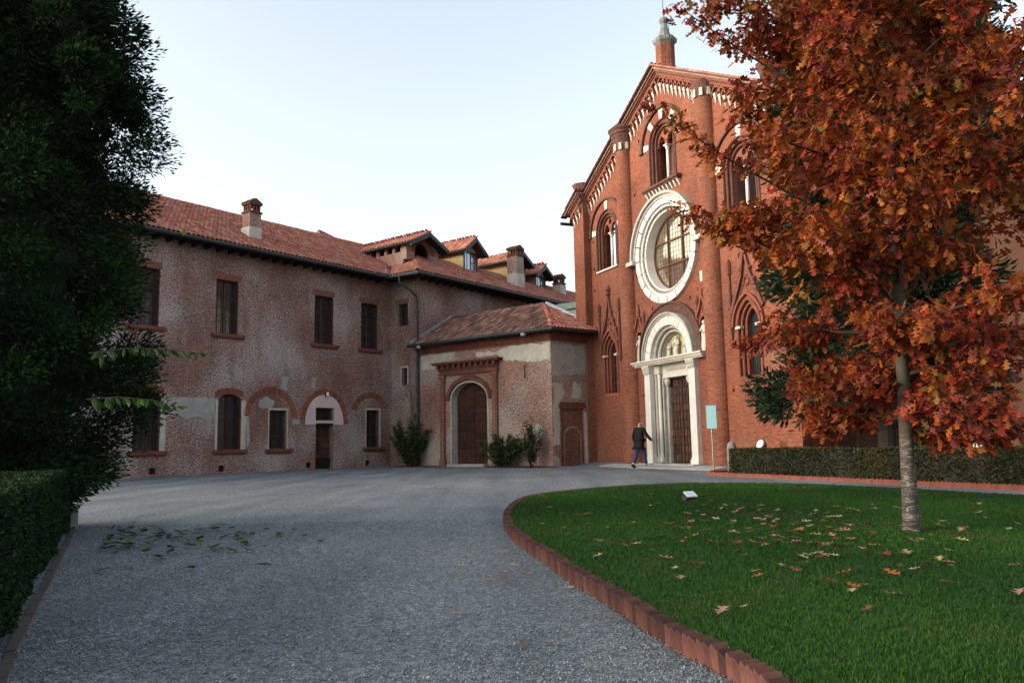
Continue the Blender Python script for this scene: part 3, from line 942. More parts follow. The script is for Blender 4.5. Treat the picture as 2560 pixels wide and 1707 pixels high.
# gable roof slabs and tiles over the wall
for s in (-1, 1):
    mb = MB()
    o = [(0, Lz(0) + 0.992), (s * 8.75, Lz(8.75) + 0.992), (s * 8.75, Lz(8.75) + 1.05), (0, Lz(0) + 1.05)]
    mb.prism(o if s > 0 else o[::-1], -0.48, 1.0)
    o = [(s * 7.05, Lz(7.05) + 0.985), (s * 8.85, Lz(8.85) + 0.985), (s * 8.85, Lz(8.85) + 1.04), (s * 7.05, Lz(7.05) + 1.04)]
    mb.prism(o if s > 0 else o[::-1], -0.85, -0.482)
    mb.build('gable_coping', M['terra_dark'], church)
pool = []
for s in (-1, 1):
    ns = int(9.9 / 0.37)
    for i in range(ns):
        X = 0.1 + i * 0.32
        if X > 8.8: break
        for j in range(8):
            y = -0.42 + j * 0.2
            V = Vector((-s, 0, SL)).normalized(); U = Vector((0, s, 0)); N_ = U.cross(V)
            m = Matrix((U, V, N_)).transposed().to_4x4()
            m.translation = (s * (X + 0.2), y, Lz(X + 0.2) + 1.05)
            pool.append(('tile', m))
            if X > 7.1 and j < 2:
                m2 = m.copy(); m2.translation = (s * (X + 0.2), y - 0.38, Lz(X + 0.2) + 1.045); pool.append(('tile', m2))
flush_tiles(church, pool)
# eaves gutter end at the left pier
mb = MB(); mb.tube([(-8.75, -0.9, 12.95), (-8.75, 3.0, 12.95)], 0.09, 8); mb.build('gutter', M['dark_metal'], church)

# ---- turret on the apex
mb = MB()
mb.lathe([(0.50, 17.7), (0.50, 18.2), (0.44, 18.3), (0.44, 19.3)], (0, 0.4), 6)
tur = mb.build('apex_turret', CB, church)
mb = MB(); mb.lathe([(0.44, 19.3), (0.56, 19.42), (0.58, 19.58), (0.3, 19.66)], (0, 0.4), 6); mb.build('turret_cornice', M['turret_stone'], tur)
mb = MB(); mb.lathe([(0.32, 19.66), (0.26, 19.85), (0.15, 20.3), (0.14, 20.36), (0.21, 20.44), (0.23, 20.54), (0.19, 20.64), (0.05, 20.72)], (0, 0.4), 10); mb.build('turret_spire', M['turret_stone'], tur)
mb = MB(); mb.tube([(0, 0.4, 20.7), (-0.03, 0.4, 21.6), (-0.08, 0.4, 23.0)], [0.018, 0.014, 0.008], 5)
mb.tube([(0.15, 0.4, 20.5), (0.42, 0.35, 20.1), (0.55, 0.3, 19.5), (0.5, 0.25, 18.2)], 0.012, 5)
mb.build('lightning_rod', M['iron'], tur)

# ---- rose window
rose = MB()
rose.band(circ(0, 9.5, 1.98, 48), circ(0, 9.5, 2.10, 48), -0.05, 0.2, closed=True)
rose = rose.build('rose_window', MA, church)
for k in range(20):
    a0, a1 = 2 * PI * k / 20 + 0.012 + 0.05, 2 * PI * (k + 1) / 20 - 0.012 + 0.05
    A = [a0 + (a1 - a0) * i / 4 for i in range(5)]
    mb = MB()
    pr = 0.17 + rnd.uniform(-0.006, 0.006)
    mb.band([(2.101 * math.cos(a), 9.5 + 2.101 * math.sin(a)) for a in A], [(2.40 * math.cos(a), 9.5 + 2.40 * math.sin(a)) for a in A], -pr, 0.02)
    mb.build('marble_block', MA, rose)
mb = MB()
A = [PI * i / 40 for i in range(41)]
mb.band([(2.402 * math.cos(a), 9.5 + 2.402 * math.sin(a)) for a in A], [(2.52 * math.cos(a), 9.5 + 2.52 * math.sin(a)) for a in A], -0.22, 0.02)
mb.band([(2.522 * math.cos(a), 9.5 + 2.522 * math.sin(a)) for a in A], [(2.64 * math.cos(a), 9.5 + 2.64 * math.sin(a)) for a in A], -0.34, 0.02)
for s in (-1, 1):
    mb.box(s * 2.75 - 0.36, s * 2.75 + 0.36, -0.36, 0.02, 9.3, 9.495, taper=0.0)
mb.build('hood_moulding', M['marble_old'], rose)
mb = MB()
for k in range(76):
    a = 2 * PI * k / 76
    c, s_ = math.cos(a), math.sin(a)
    mb.obox((1.93 * c, 0.04, 9.5 + 1.93 * s_), (0.06 * c + 0.03 * s_, 0.0, 0.06 * s_ - 0.03 * c), (-0.03 * s_, 0.02, 0.03 * c), (0.0, 0.075, 0))
mb.build('rope_moulding', M['marble_old'], rose)
mb = MB()
n = 48
for (r0, y0), (r1, y1) in (((1.98, 0.12), (1.88, 0.12)), ((1.88, 0.12), (1.85, 0.0)), ((1.85, 0.0), (1.78, 0.03)), ((1.78, 0.03), (1.72, 0.5))):
    for i in range(n):
        a, b = 2 * PI * i / n, 2 * PI * (i + 1) / n
        mb.face([(r0 * math.cos(a), y0, 9.5 + r0 * math.sin(a)), (r0 * math.cos(b), y0, 9.5 + r0 * math.sin(b)), (r1 * math.cos(b), y1, 9.5 + r1 * math.sin(b)), (r1 * math.cos(a), y1, 9.5 + r1 * math.sin(a))])
mb.build('splay', MA, rose)
vb, hb = (-0.56, 0.56), (8.95, 10.05)
R_ = 1.74
for i in range(3):
    for j in range(3):
        x0 = (-R_, vb[0], vb[1])[i]; x1 = (vb[0], vb[1], R_)[i]
        z0 = (9.5 - R_, hb[0], hb[1])[j]; z1 = (hb[0], hb[1], 9.5 + R_)[j]
        # clip the rectangle to the circle by sampling rows
        L_, Rr = [], []
        K = 16
        for q in range(K + 1):
            z = z0 + (z1 - z0) * q / K
            w2 = max(0, R_ * R_ - (z - 9.5) ** 2) ** 0.5
            a, b = max(x0, -w2), min(x1, w2)
            if b - a > 0.01:
                L_.append((a, z)); Rr.append((b, z))
        if len(L_) < 2: continue
        mb = MB()
        tx, tz = rnd.uniform(-0.004, 0.004), rnd.uniform(-0.004, 0.004)
        pts = Rr[::1] + L_[::-1]
        mb.face([(x, 0.5 + tx * x + tz * (z - 9.5), z) for x, z in pts])
        mb.build('pane', M['rose_glass'], rose)
mb = MB()
for x in vb:
    w2 = (R_ * R_ - x * x) ** 0.5
    mb.box(x - 0.032, x + 0.032, 0.43, 0.495, 9.5 - w2, 9.5 + w2)
for z in hb:
    w2 = (R_ * R_ - (z - 9.5) ** 2) ** 0.5
    mb.box(-w2, w2, 0.435, 0.49, z - 0.028, z + 0.028)
mb.band(circ(0, 9.5, 1.67, 40), circ(0, 9.5, 1.74, 40), 0.44, 0.5, closed=True)
mb.build('glazing_bars', M['frame_wood'], rose)
mb = MB()
for k in range(-7, 8):
    x = k * 0.21
    w2 = (R_ * R_ - x * x) ** 0.5
    mb.box(x - 0.004, x + 0.004, 0.485, 0.494, 9.5 - w2, 9.5 + w2)
    z = 9.5 + k * 0.21
    mb.box(-w2, w2, 0.485, 0.494, z - 0.003, z + 0.003)
mb.build('lead_lines', M['iron'], rose)

# ---- two light windows (open to the sky)
def bifora(cx, z0, zs, voussoirs, bracket):
    root = MB()
    root.band(arch(cx, z0, zs, 0.86), arch(cx, z0, zs, 1.0), 0.05, 0.3)
    root.band(arch(cx, z0, zs, 0.74), arch(cx, z0, zs, 0.86), 0.14, 0.4)
    root = root.build('twin_window', M['terracotta'], church)
    mb = MB()
    for R, y in ((1.04, -0.02), (0.87, 0.03), (0.73, 0.14)):
        mb.tube([(x, y, z) for x, z in arch(cx, z0, zs, R)], 0.045, 6)
    mb.build('roll_moulding', M['terra_dark'], root)
    # brick voussoir ring with white stones
    mb = MB()
    n = 44
    for k in range(n):
        a0, a1 = PI * k / n + 0.006, PI * (k + 1) / n - 0.006
        if any(abs((a0 + a1) / 2 - v) < 0.085 for v in voussoirs): continue
        mb.band([(cx + 1.09 * math.cos(a), zs + 1.09 * math.sin(a)) for a in (a0, a1)], [(cx + 1.5 * math.cos(a), zs + 1.5 * math.sin(a)) for a in (a0, a1)], -0.018, 0.02)
    mb.build('brick_arch', M['arch_brick'], root, kind='stuff')
    for v in voussoirs:
        mb = MB()
        A = (v - 0.105, v, v + 0.105)
        mb.band([(cx + 1.08 * math.cos(a), zs + 1.08 * math.sin(a)) for a in A], [(cx + 1.53 * math.cos(a), zs + 1.53 * math.sin(a)) for a in A], -0.025, 0.02)
        mb.build('white_voussoir', M['white_stone'], root)
    mb = MB()
    A = [PI * i / 28 for i in range(29)]
    mb.band([(cx + 1.56 * math.cos(a), zs + 1.56 * math.sin(a)) for a in A], [(cx + 1.68 * math.cos(a), zs + 1.68 * math.sin(a)) for a in A], -0.12, 0.02)
    for s in (-1, 1):
        mb.box(cx + s * 1.7 - 0.14, cx + s * 1.7 + 0.14, -0.13, 0.02, zs - 0.1, zs - 0.002)
    mb.build('hood_moulding', M['terra_dark'], root)
    # tracery plate with two pointed lights and a round eye
    hw = 0.74
    out = arch(cx, zs + 0.0, zs, hw)[::-1]
    zt = zs - 0.12
    h1 = arch(cx - 0.36, zt - 0.001, zt + 0.02, 0.28, 0.5, True, 6)
    h2 = arch(cx + 0.36, zt - 0.001, zt + 0.02, 0.28, 0.5, True, 6)
    # plate outline: half round top, with the two lights cut from the lower edge
    base = [(cx + hw, zt), (cx + 0.64, zt)] + h2[::-1][1:-1] + [(cx + 0.08, zt), (cx - 0.08, zt)] + h1[::-1][1:-1] + [(cx - 0.64, zt), (cx - hw, zt)]
    top = [(cx + hw * math.cos(a), zs + hw * math.sin(a)) for a in [PI * i / 24 for i in range(25)]]
    outl = [(x, z) for x, z in base[::-1]] + top
    eye = circ(cx, zs + 0.46, 0.14, 14)
    loops = [[Vector((x, z, 0)) for x, z in outl], [Vector((x, z, 0)) for x, z in eye]]
    flat = [q for l in loops for q in l]
    tr = tessellate_polygon(loops)
    mb = MB()
    mb.idx([(q.x, 0.22, q.y) for q in flat], [tuple(t) for t in tr])
    mb.idx([(q.x, 0.36, q.y) for q in flat], [tuple(reversed(t)) for t in tr])
    for l in (outl, eye):
        for i in range(len(l)):
            (x0, za), (x1, zb) = l[i], l[(i + 1) % len(l)]
            mb.face([(x0, 0.22, za), (x1, 0.22, zb), (x1, 0.36, zb), (x0, 0.36, za)])
    mb.build('tracery', M['terracotta'], root)
    mb = MB()
    mb.lathe([(0.075, z0 + 0.1), (0.068, zt - 0.25)], (cx, 0.29), 12)
    mb.build('colonnette', MA, root, smooth=True)
    mb = MB()
    mb.lathe([(0.075, zt - 0.25), (0.09, zt - 0.2), (0.085, zt - 0.17), (0.14, zt - 0.06)], (cx, 0.29), 8)
    mb.box(cx - 0.15, cx + 0.15, 0.15, 0.43, zt - 0.06, zt - 0.003)
    mb.build('capital', M['white_stone'], root)
    mb = MB()
    mb.box(cx - 0.13, cx + 0.13, 0.17, 0.41, z0 + 0.002, z0 + 0.1)
    mb.build('column_base', M['white_stone'], root)
    if bracket:
        mb = MB()
        mb.box(cx - 1.42, cx + 1.42, -0.3, 0.02, z0 - 0.16, z0 - 0.04)
        mb.box(cx - 1.36, cx + 1.36, -0.22, 0.02, z0 - 0.24, z0 - 0.162)
        mb.build('sill', M['terra_dark'], root)
        for k in range(10):
            x = cx - 1.26 + k * 0.28
            mb = MB()
            mb.idx([(x - 0.06, -0.2, z0 - 0.242), (x + 0.06, -0.2, z0 - 0.242), (x + 0.06, 0.01, z0 - 0.242), (x - 0.06, 0.01, z0 - 0.242), (x - 0.03, -0.03, z0 - 0.52), (x + 0.03, -0.03, z0 - 0.52), (x + 0.03, 0.01, z0 - 0.52), (x - 0.03, 0.01, z0 - 0.52)],
                   [(0, 1, 2, 3), (4, 7, 6, 5), (0, 4, 5, 1), (1, 5, 6, 2), (2, 6, 7, 3), (3, 7, 4, 0)])
            mb.build('corbel', M['white_stone'], root)
    else:
        mb = MB()
        mb.box(cx - 1.06, cx + 1.06, -0.1, 0.5, z0 - 0.1, z0 - 0.003)
        mb.build('sill', M['white_stone'], root)
bifora(0, 12.66, 14.6, [0.08, PI * 0.27, PI / 2, PI * 0.73, PI - 0.08], True)
bifora(-5.3, 9.78, 11.8, [0.08, PI / 2, PI - 0.08], False)
bifora(5.3, 9.78, 11.8, [0.08, PI / 2, PI - 0.08], False)

# ---- lancets
def lancet(cx):
    z0, zs = 3.4, 5.35
    mb = MB()
    mb.band(arch(cx, z0, zs, 0.50, 0.82, True), arch(cx, z0, zs, 0.62, 0.95, True), 0.10, 0.3)
    mb.band(arch(cx, z0, zs, 0.38, 0.68, True), arch(cx, z0, zs, 0.50, 0.82, True), 0.22, 0.45)
    root = mb.build('lancet_window', M['terracotta'], church)
    mb = MB()
    for hw, ri, y in ((0.66, 1.0, -0.03), (0.52, 0.84, 0.08), (0.40, 0.70, 0.2)):
        mb.tube([(x, y, z) for x, z in arch(cx, z0 - 0.02, zs, hw, ri, True, 8)], 0.05, 6)
    mb.build('roll_moulding', M['terracotta'], root)
    mb = MB()
    o = arch(cx, zs, zs, 0.92, 1.28, True)
    i_ = arch(cx, zs, zs, 0.83, 1.18, True)
    mb.band(i_, o, -0.12, 0.02)
    mb.build('hood_moulding', M['terracotta'], root)
    mb = MB()
    g = arch(cx, z0 + 0.02, zs, 0.40, 0.70, True, 8)
    mb.prism(g[::-1], 0.40, 0.44)
    mb.build('pane', M['glass_dark'], root)
    mb = MB()
    for k in range(-2, 3):
        mb.box(cx + k * 0.13 - 0.006, cx + k * 0.13 + 0.006, 0.385, 0.398, z0, zs + 0.62 - abs(k) * 0.18)
    for k in range(19):
        z = z0 + 0.08 + k * 0.13
        wz = 0.37 if z < zs else 0.37 * max(0.05, 1 - (z - zs) / 0.66)
        mb.box(cx - wz, cx + wz, 0.380, 0.384, z - 0.006, z + 0.006)
    mb.box(cx - 0.38, cx + 0.38, 0.36, 0.379, 4.62, 4.67)
    mb.build('lattice', M['iron'], root)
    mb = MB()
    mb.box(cx - 0.66, cx + 0.66, -0.03, 0.4, z0 - 0.12, z0 - 0.002)
    mb.build('sill', M['arch_brick'], root)
    mb = MB()
    mb.box(cx - 0.72, cx - 0.44, -0.1, 0.1, zs - 0.1, zs)
    mb.box(cx + 0.44, cx + 0.72, -0.1, 0.1, zs - 0.1, zs)
    mb.build('impost', M['white_stone'], root)
    # crocketed gable and pinnacles above, much weathered
    mb = MB()
    a = [(-0.86, 5.9), (-0.5, 6.62), (-0.2, 7.25), (-0.06, 7.9), (0, 8.2), (0.06, 7.9), (0.2, 7.25), (0.5, 6.62), (0.86, 5.9)]
    b = [(-0.98, 6.0), (-0.62, 6.75), (-0.3, 7.4), (-0.13, 8.0), (0, 8.45), (0.13, 8.0), (0.3, 7.4), (0.62, 6.75), (0.98, 6.0)]
    mb.band([(cx + x, z) for x, z in a], [(cx + x, z) for x, z in b], -0.12, 0.02)
    mb.lathe([(0.05, 8.3), (0.17, 8.42), (0.12, 8.55), (0.19, 8.66), (0.10, 8.8), (0.03, 8.9)], (cx, -0.06), 7)
    for s in (-1, 1):
        for t in (0.25, 0.5, 0.75):
            x = cx + s * (0.92 - 0.85 * t); z = 6.1 + 1.9 * t
            mb.lathe([(0.02, z - 0.08), (0.08, z), (0.05, z + 0.08), (0.01, z + 0.12)], (x, -0.08), 5)
        bz = 5.2 if s * cx < 0 else 6.3
        mb.lathe([(0.03, bz - 0.25), (0.09, bz), (0.07, bz + 0.1), (0.055, 7.45), (0.11, 7.5), (0.10, 7.62), (0.13, 7.75), (0.11, 7.95), (0.02, 8.1)], (cx + s * 1.0, -0.05), 7)
    # blind tracery in the gable field
    mb.tube([(cx + 0.17 * math.cos(t * PI / 6), -0.03, 7.05 + 0.17 * math.sin(t * PI / 6)) for t in range(13)], 0.035, 5)
    mb.tube([(cx - 0.42, -0.02, 6.6), (cx, -0.02, 7.3), (cx + 0.42, -0.02, 6.6)], 0.03, 5)
    mb.build('crocketed_gable', M['gable_brick'], root)
lancet(-5.3)
lancet(5.3)

# ---- portal
mb = MB(); mb.box(-1.06, 1.06, 0.2, 0.62, 3.8, 4.40)
portal = mb.build('portal', MA, church)
for s in (-1, 1):
    mb = MB()
    x0, x1 = sorted((s * 1.5, s * 1.95))
    mb.box(x0, x1, -0.22, 0.02, 0.28, 4.0)
    mb.box(x0 - 0.05, x1 + 0.05, -0.27, 0.04, 0.0, 0.16)
    mb.box(x0 - 0.03, x1 + 0.03, -0.25, 0.04, 0.162, 0.28, taper=0.02)
    mb.build('pilaster', MA, portal)
mb = MB()
for s in (-1, 1):
    for a, b, y in ((1.34, 1.5, 0.04), (1.06, 1.16, 0.22), (0.90, 1.06, 0.36)):
        x0, x1 = sorted((s * a, s * b))
        mb.box(x0, x1, y, 0.62 if a < 1 else 0.4, 0.2, 3.99 if a > 1 else 3.8)
        mb.box(x0 - 0.02, x1 + 0.02, y - 0.02, 0.63 if a < 1 else 0.41, 0.0, 0.198)
mb.build('jamb', M['marble_old'], portal)
for s in (-1, 1):
    mb = MB()
    mb.lathe([(0.13, 0.0), (0.13, 0.12), (0.10, 0.15), (0.12, 0.2), (0.085, 0.26), (0.08, 3.9), (0.10, 3.99)], (s * 1.25, 0.14), 14)
    mb.build('colonnette', MA, portal, smooth=True)
    # leafy capital
    mb = MB()
    xa, xb = sorted((s * 1.5, s * 1.95))
    mb.idx([(xa, -0.22, 4.0), (xb, -0.22, 4.0), (xb, 0.02, 4.0), (xa, 0.02, 4.0), (xa - 0.08, -0.34, 4.40), (xb + 0.08, -0.34, 4.40), (xb + 0.08, 0.02, 4.40), (xa - 0.08, 0.02, 4.40)],
           [(0, 3, 2, 1), (4, 5, 6, 7), (0, 1, 5, 4), (1, 2, 6, 5), (2, 3, 7, 6), (3, 0, 4, 7)])
    for row in range(2):
        for k in range(4):
            x = xa + 0.06 + k * (xb - xa - 0.12) / 3
            z = 4.1 + row * 0.17
            mb.lathe([(0.03, z - 0.08), (0.062, z), (0.075, z + 0.07), (0.03, z + 0.1)], (x, -0.26 - 0.04 * row), 6)
    mb.box(min(s * 1.06, s * 1.47), max(s * 1.06, s * 1.47), 0.0, 0.4, 4.0, 4.40)
    mb.build('capital', M['white_stone'], portal)
    mb = MB()
    mb.lathe([(0.02, 3.42), (0.10, 3.5), (0.15, 3.62), (0.13, 3.74), (0.06, 3.8)], (s * 0.84, 0.3), 9)
    mb.build('lintel_bracket', M['white_stone'], portal)
mb = MB(); mb.box(-0.72, 0.72, 0.185, 0.199, 4.08, 4.2); mb.build('inscription_band', M['marble_old'], portal)
mb = MB()
for za, zb, p_ in ((4.402, 4.47, 0.30), (4.472, 4.56, 0.38), (4.562, 4.64, 0.46)):
    mb.box(-2.45 - p_ * 0.6, 2.45 + p_ * 0.6, -p_, 0.0, za, zb)
mb.box(-1.49, 1.49, 0.0, 0.45, 4.402, 4.64)
mb.build('cornice', M['white_stone'], portal)
ZC = 4.642
for k in range(13):
    a0, a1 = PI * k / 13 + 0.006, PI * (k + 1) / 13 - 0.006
    A = [a0 + (a1 - a0) * i / 4 for i in range(5)]
    mb = MB()
    mb.band([(1.44 * math.cos(a), ZC + 1.44 * math.sin(a)) for a in A], [(1.84 * math.cos(a), ZC + 1.84 * math.sin(a)) for a in A], -0.20 + rnd.uniform(-0.004, 0.004), 0.02)
    mb.build('marble_block', MA, portal)
A = [PI * i / 36 for i in range(37)]
def abnd(mb, r0, r1, yf, yb): mb.band([(r0 * math.cos(a), ZC + r0 * math.sin(a)) for a in A], [(r1 * math.cos(a), ZC + r1 * math.sin(a)) for a in A], yf, yb)
mb = MB(); abnd(mb, 1.842, 1.92, -0.25, 0.02); abnd(mb, 1.922, 2.0, -0.32, 0.02); mb.build('archivolt_moulding', M['marble_old'], portal)
mb = MB(); abnd(mb, 1.28, 1.438, 0.1, 0.4); abnd(mb, 1.12, 1.278, 0.24, 0.5)
for R, y in ((1.36, 0.02), (1.2, 0.16)):
    mb.tube([(R * math.cos(a), y, ZC + R * math.sin(a)) for a in A], 0.075, 8)
mb.build('inner_arch', M['marble_old'], portal)
mb = MB(); mb.prism(arch(0, 4.63, ZC, 1.14)[::-1], 0.45, 0.55); mb.build('tympanum', M['fresco'], portal)
mb = MB()
mb.band([(x, z) for x, z in arch(0, ZC, ZC + 0.3, 2.02, 1.72)], [(x, z) for x, z in arch(0, ZC, ZC + 0.3, 2.3, 2.08)], -0.10, 0.02)
mb.band([(x, z) for x, z in arch(0, ZC, ZC + 0.3, 2.34, 2.1)], [(x, z) for x, z in arch(0, ZC, ZC + 0.3, 2.42, 2.2)], -0.16, 0.02)
mb.build('brick_relieving_arch', M['terra_dark'], portal)
mb = MB(); mb.box(-2.15, 2.15, -0.62, 0.55, -0.1, 0.0); mb.build('doorstep', M['paving'], portal)

# carved figures
def figure(H, sit=False, seed=0):
    r_ = random.Random(seed)
    mb = MB()
    w0 = 0.155 * H
    prof = [(1.05, 0), (1.0, 0.05), (0.92, 0.2), (0.84, 0.38), (0.86, 0.48), (0.74, 0.56), (0.86, 0.68), (0.92, 0.76), (0.74, 0.81), (0.3, 0.835)]
    n = 18
    vs = []
    for q, z in prof:
        for i in range(n):
            a = 2 * PI * i / n
            fold = 1 + 0.13 * math.sin(a * 7 + z * 5 + seed) * (1 - z) * 1.3
            vs.append((w0 * q * fold * math.cos(a), w0 * 0.75 * q * fold * math.sin(a) - (0.06 * H if sit and 0.05 < z < 0.45 else 0), z * H))
    fs = []
    for j in range(len(prof) - 1):
        for i in range(n):
            i2 = (i + 1) % n
            fs.append((j * n + i, j * n + i2, (j + 1) * n + i2, (j + 1) * n + i))
    fs.append(tuple(range((len(prof) - 1) * n, len(prof) * n)))
    mb.idx(vs, fs)
    mb.lathe([(0.035 * H, 0.82 * H), (0.04 * H, 0.85 * H), (0.062 * H, 0.88 * H), (0.072 * H, 0.925 * H), (0.062 * H, 0.975 * H), (0.02 * H, 1.0 * H)], (0, -0.012 * H), 12, sx=0.85)
    mb.obox((0, -0.085 * H, 0.92 * H), (0.008 * H, 0, 0), (0, 0.014 * H, 0), (0, 0, 0.018 * H))
    # forearms folded over the robe
    s = 1 if seed % 2 else -1
    mb.tube([(s * 0.14 * H, 0, 0.76 * H), (s * 0.17 * H, -0.03 * H, 0.62 * H), (s * 0.04 * H, -0.15 * H, 0.66 * H)], [0.042 * H, 0.04 * H, 0.026 * H], 8)
    mb.tube([(-s * 0.14 * H, 0, 0.76 * H), (-s * 0.175 * H, -0.02 * H, 0.60 * H), (-s * 0.05 * H, -0.14 * H, 0.55 * H)], [0.042 * H, 0.04 * H, 0.026 * H], 8)
    mb.obox((s * 0.02 * H, -0.15 * H, 0.63 * H), (0.035 * H, 0, 0), (0, 0.012 * H, 0), (0, 0, 0.05 * H))
    return mb
for i, (x, H) in enumerate(((-0.62, 0.72), (0.0, 0.98), (0.62, 0.72))):
    o = figure(H, i == 1, i + 3).build('relief_figure', M['white_stone'], portal, smooth=True)
    o.location = (x, 0.30, ZC)
mb = MB(); mb.box(-0.95, 0.95, 0.12, 0.44, 4.642, 4.70); mb.build('figure_plinth', M['white_stone'], portal)
RC = Matrix.Translation(CH_LOC) @ Matrix.Rotation(CH_RZ, 4, 'Z') @ Matrix.Scale(CH_S, 4)
def statue(x, label):
    root = empty('statue', RC @ Vector((x, -0.02, 4.645)), CH_RZ, label, 'statue')
    mb = MB(); mb.box(-0.13, 0.13, -0.11, 0.13, 0, 0.12, taper=0.02); mb.build('plinth', M['white_stone'], root)
    o = figure(0.98, False, int(x * 3) + 9).build('robed_figure', M['white_stone'], root, smooth=True)
    o.location = (0, 0, 0.12)
statue(-2.5, 'white robed statue in the niche left of the church portal')
statue(2.5, 'white robed statue in the niche between portal and signboard side buttress')
# niche canopies
for s in (-1, 1):
    mb = MB()
    mb.band(arch(s * 2.5, 4.68, 5.85, 0.25), arch(s * 2.5, 4.68, 5.85, 0.34), -0.05, 0.02)
    cx = s * 2.5
    mb.band([(cx - 0.36, 6.1), (cx - 0.16, 6.5), (cx, 6.9), (cx + 0.16, 6.5), (cx + 0.36, 6.1)], [(cx - 0.46, 6.16), (cx - 0.24, 6.58), (cx, 7.08), (cx + 0.24, 6.58), (cx + 0.46, 6.16)], -0.12, 0.02)
    for q in (-0.42, 0.42):
        mb.lathe([(0.05, 5.9), (0.07, 6.0), (0.06, 6.7), (0.1, 6.76), (0.1, 6.9), (0.02, 7.05)], (cx + q, -0.05), 6)
    mb.lathe([(0.03, 6.9), (0.09, 7.05), (0.07, 7.15), (0.02, 7.3)], (cx, -0.06), 6)
    mb.tube([(cx + 0.1 * math.cos(t * PI / 5), -0.03, 6.42 + 0.1 * math.sin(t * PI / 5)) for t in range(11)], 0.03, 5)
    mb.build('niche_canopy', M['terracotta'], portal)
# white stone set in the wall
mb = MB(); mb.box(2.35, 2.68, -0.012, 0.02, 7.6, 8.05); mb.build('wall_plaque', M['white_stone'], church)

# ---- door
mb = MB(); mb.box(-0.92, 0.92, 0.52, 0.6, 0.0, 3.8)
door = mb.build('door', M['dark_wood'], church)
rows = 10
for r_ in range(rows):
    for c in range(8):
        x0 = -0.91 + c * 0.2275 + (0.012 if c >= 4 else -0.012 if c < 4 else 0)
        x1 = x0 + 0.165
        z0 = 0.10 + r_ * 0.369
        mb = MB()
        mb.box(x0 + 0.03, x1 + 0.03, 0.485, 0.519, z0, z0 + 0.28, taper=0.012)
        worn = rnd.random() < (0.22 if r_ < 4 else 0.08)
        mb.build('door_panel', M['door_worn'] if worn else M['dark_wood'], door)
mb = MB()
mb.box(-0.03, 0.03, 0.46, 0.519, 0.02, 3.78)
mb.build('meeting_stile', M['door_wood'], door)
for r_ in range(rows + 1):
    mb = MB(); mb.box(-0.9, 0.9, 0.475, 0.484, 0.03 + r_ * 0.369, 0.07 + r_ * 0.369); mb.build('iron_strap', M['iron'], door)
# ---- body behind the front
def gable_body(name, x0, x1, y0, y1, z0, ze, zr, mat):
    mb = MB()
    xm = (x0 + x1) / 2
    mb.prism([(x0, z0), (x1, z0), (x1, ze), (xm, zr), (x0, ze)], y0, y1)
    return mb.build(name, mat, church)
gable_body('nave', -3.0, 3.0, 0.9, 26, -0.3, 14.6, 16.6, M['flank_brick'])
mb = MB()
mb.prism([(-7.9, -0.3), (7.9, -0.3), (7.9, 7.6), (3.0, 9.0), (-3.0, 9.0), (-7.9, 7.6)], 0.81, 26)
mb.build('aisles', M['flank_brick'], church)
mb = MB()
for y in (4.5, 9, 13.5): mb.box(7.9, 8.3, y, y + 0.7, -0.3, 6.8)
mb.tube([(8.1, 2.2, 0), (8.1, 2.2, 7.3)], 0.06, 6, mi=1)
mb.build('flank_buttresses', [M['flank_brick'], M['terra_dark']], church)

# ------------------------------------------------------------------ residence (long wing and cross wing)
RES_LOC = Vector((-6.15, 40.36, 0))
RES_RZ = math.atan2(0.788, 0.616)
res = empty('residence', RES_LOC, RES_RZ, 'long two storey old brick wing with terracotta tiled roof and dormers', 'house')
OB = M['old_brick']
ZE = 9.4
def W(nm, x0, x1, z0, z1, top=0, depth=0.32):
    o = arch((x0 + x1) / 2, z0, z1, (x1 - x0) / 2, top, n=5) if top else rect(x0, x1, z0, z1)
    return o, depth
upper = [(-16.9, -15.85), (-13.3, -12.2), (-9.78, -8.74), (-4.76, -3.66), (-1.95, -0.87)]
lowa = [(-16.4, -15.3), (-13.06, -12.0), (-9.56, -8.48)]
lowr = [(-7.1, -6.2, 0.96, 2.63), (-1.6, -0.74, 0.96, 2.75)]
doorh = (-4.62, -3.62, 0.02, 2.10)
trans = (-4.62, -3.62, 2.22, 2.78)
vents = (-16.2, -12.23, -9.33, -4.99, -1.5)
holes = [W('', a, b, 5.74, 8.0) for a, b in upper] + [W('', a, b, 0.97, 3.0, 0.24) for a, b in lowa] + [W('', *q) for q in lowr] + [W('', *doorh), W('', *trans)]
holes += [(rect(x - 0.13, x + 0.13, 0.10, 0.34), 0.2) for x in vents]
wall_m = holed_wall('wall', [(-26, -0.4), (0.0, -0.4), (0.0, 9.32), (-26, 9.32)], holes, OB, res, 0.0, 0.5)
# recess face (looks along -x): built in its own turned frame
rec = Matrix.Rotation(-PI / 2, 4, 'Z')        # local x -> -y
o = holed_wall('wall', [(0.003, -0.4), (1.9, -0.4), (1.9, 9.32), (0.003, 9.32)], [(rect(0.55, 1.25, 6.95, 8.04), 0.3), (rect(0.8, 1.2, 3.97, 4.82), 0.3)], OB, res, 0.0, 0.5)
o.matrix_local = rec
o = holed_wall('wall', [(0.0, -0.4), (20, -0.4), (20, 9.32), (0.0, 9.32)], [(rect(9.3, 10.3, 5.3, 7.9), 0.3)], OB, res, 0.0, 0.5)
o.matrix_local = Matrix.Translation((0.0, -1.902, 0))
mb = MB(); mb.box(9.2, 10.4, -1.94, -1.91, 7.9, 8.3); mb.build('lintel', M['sill_brick'], res)
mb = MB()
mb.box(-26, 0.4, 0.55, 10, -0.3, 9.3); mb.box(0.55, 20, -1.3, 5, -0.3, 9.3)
mb.box(-16.2 - 8, -0.2, 0.2, 0.25, 0.02, 0.5)
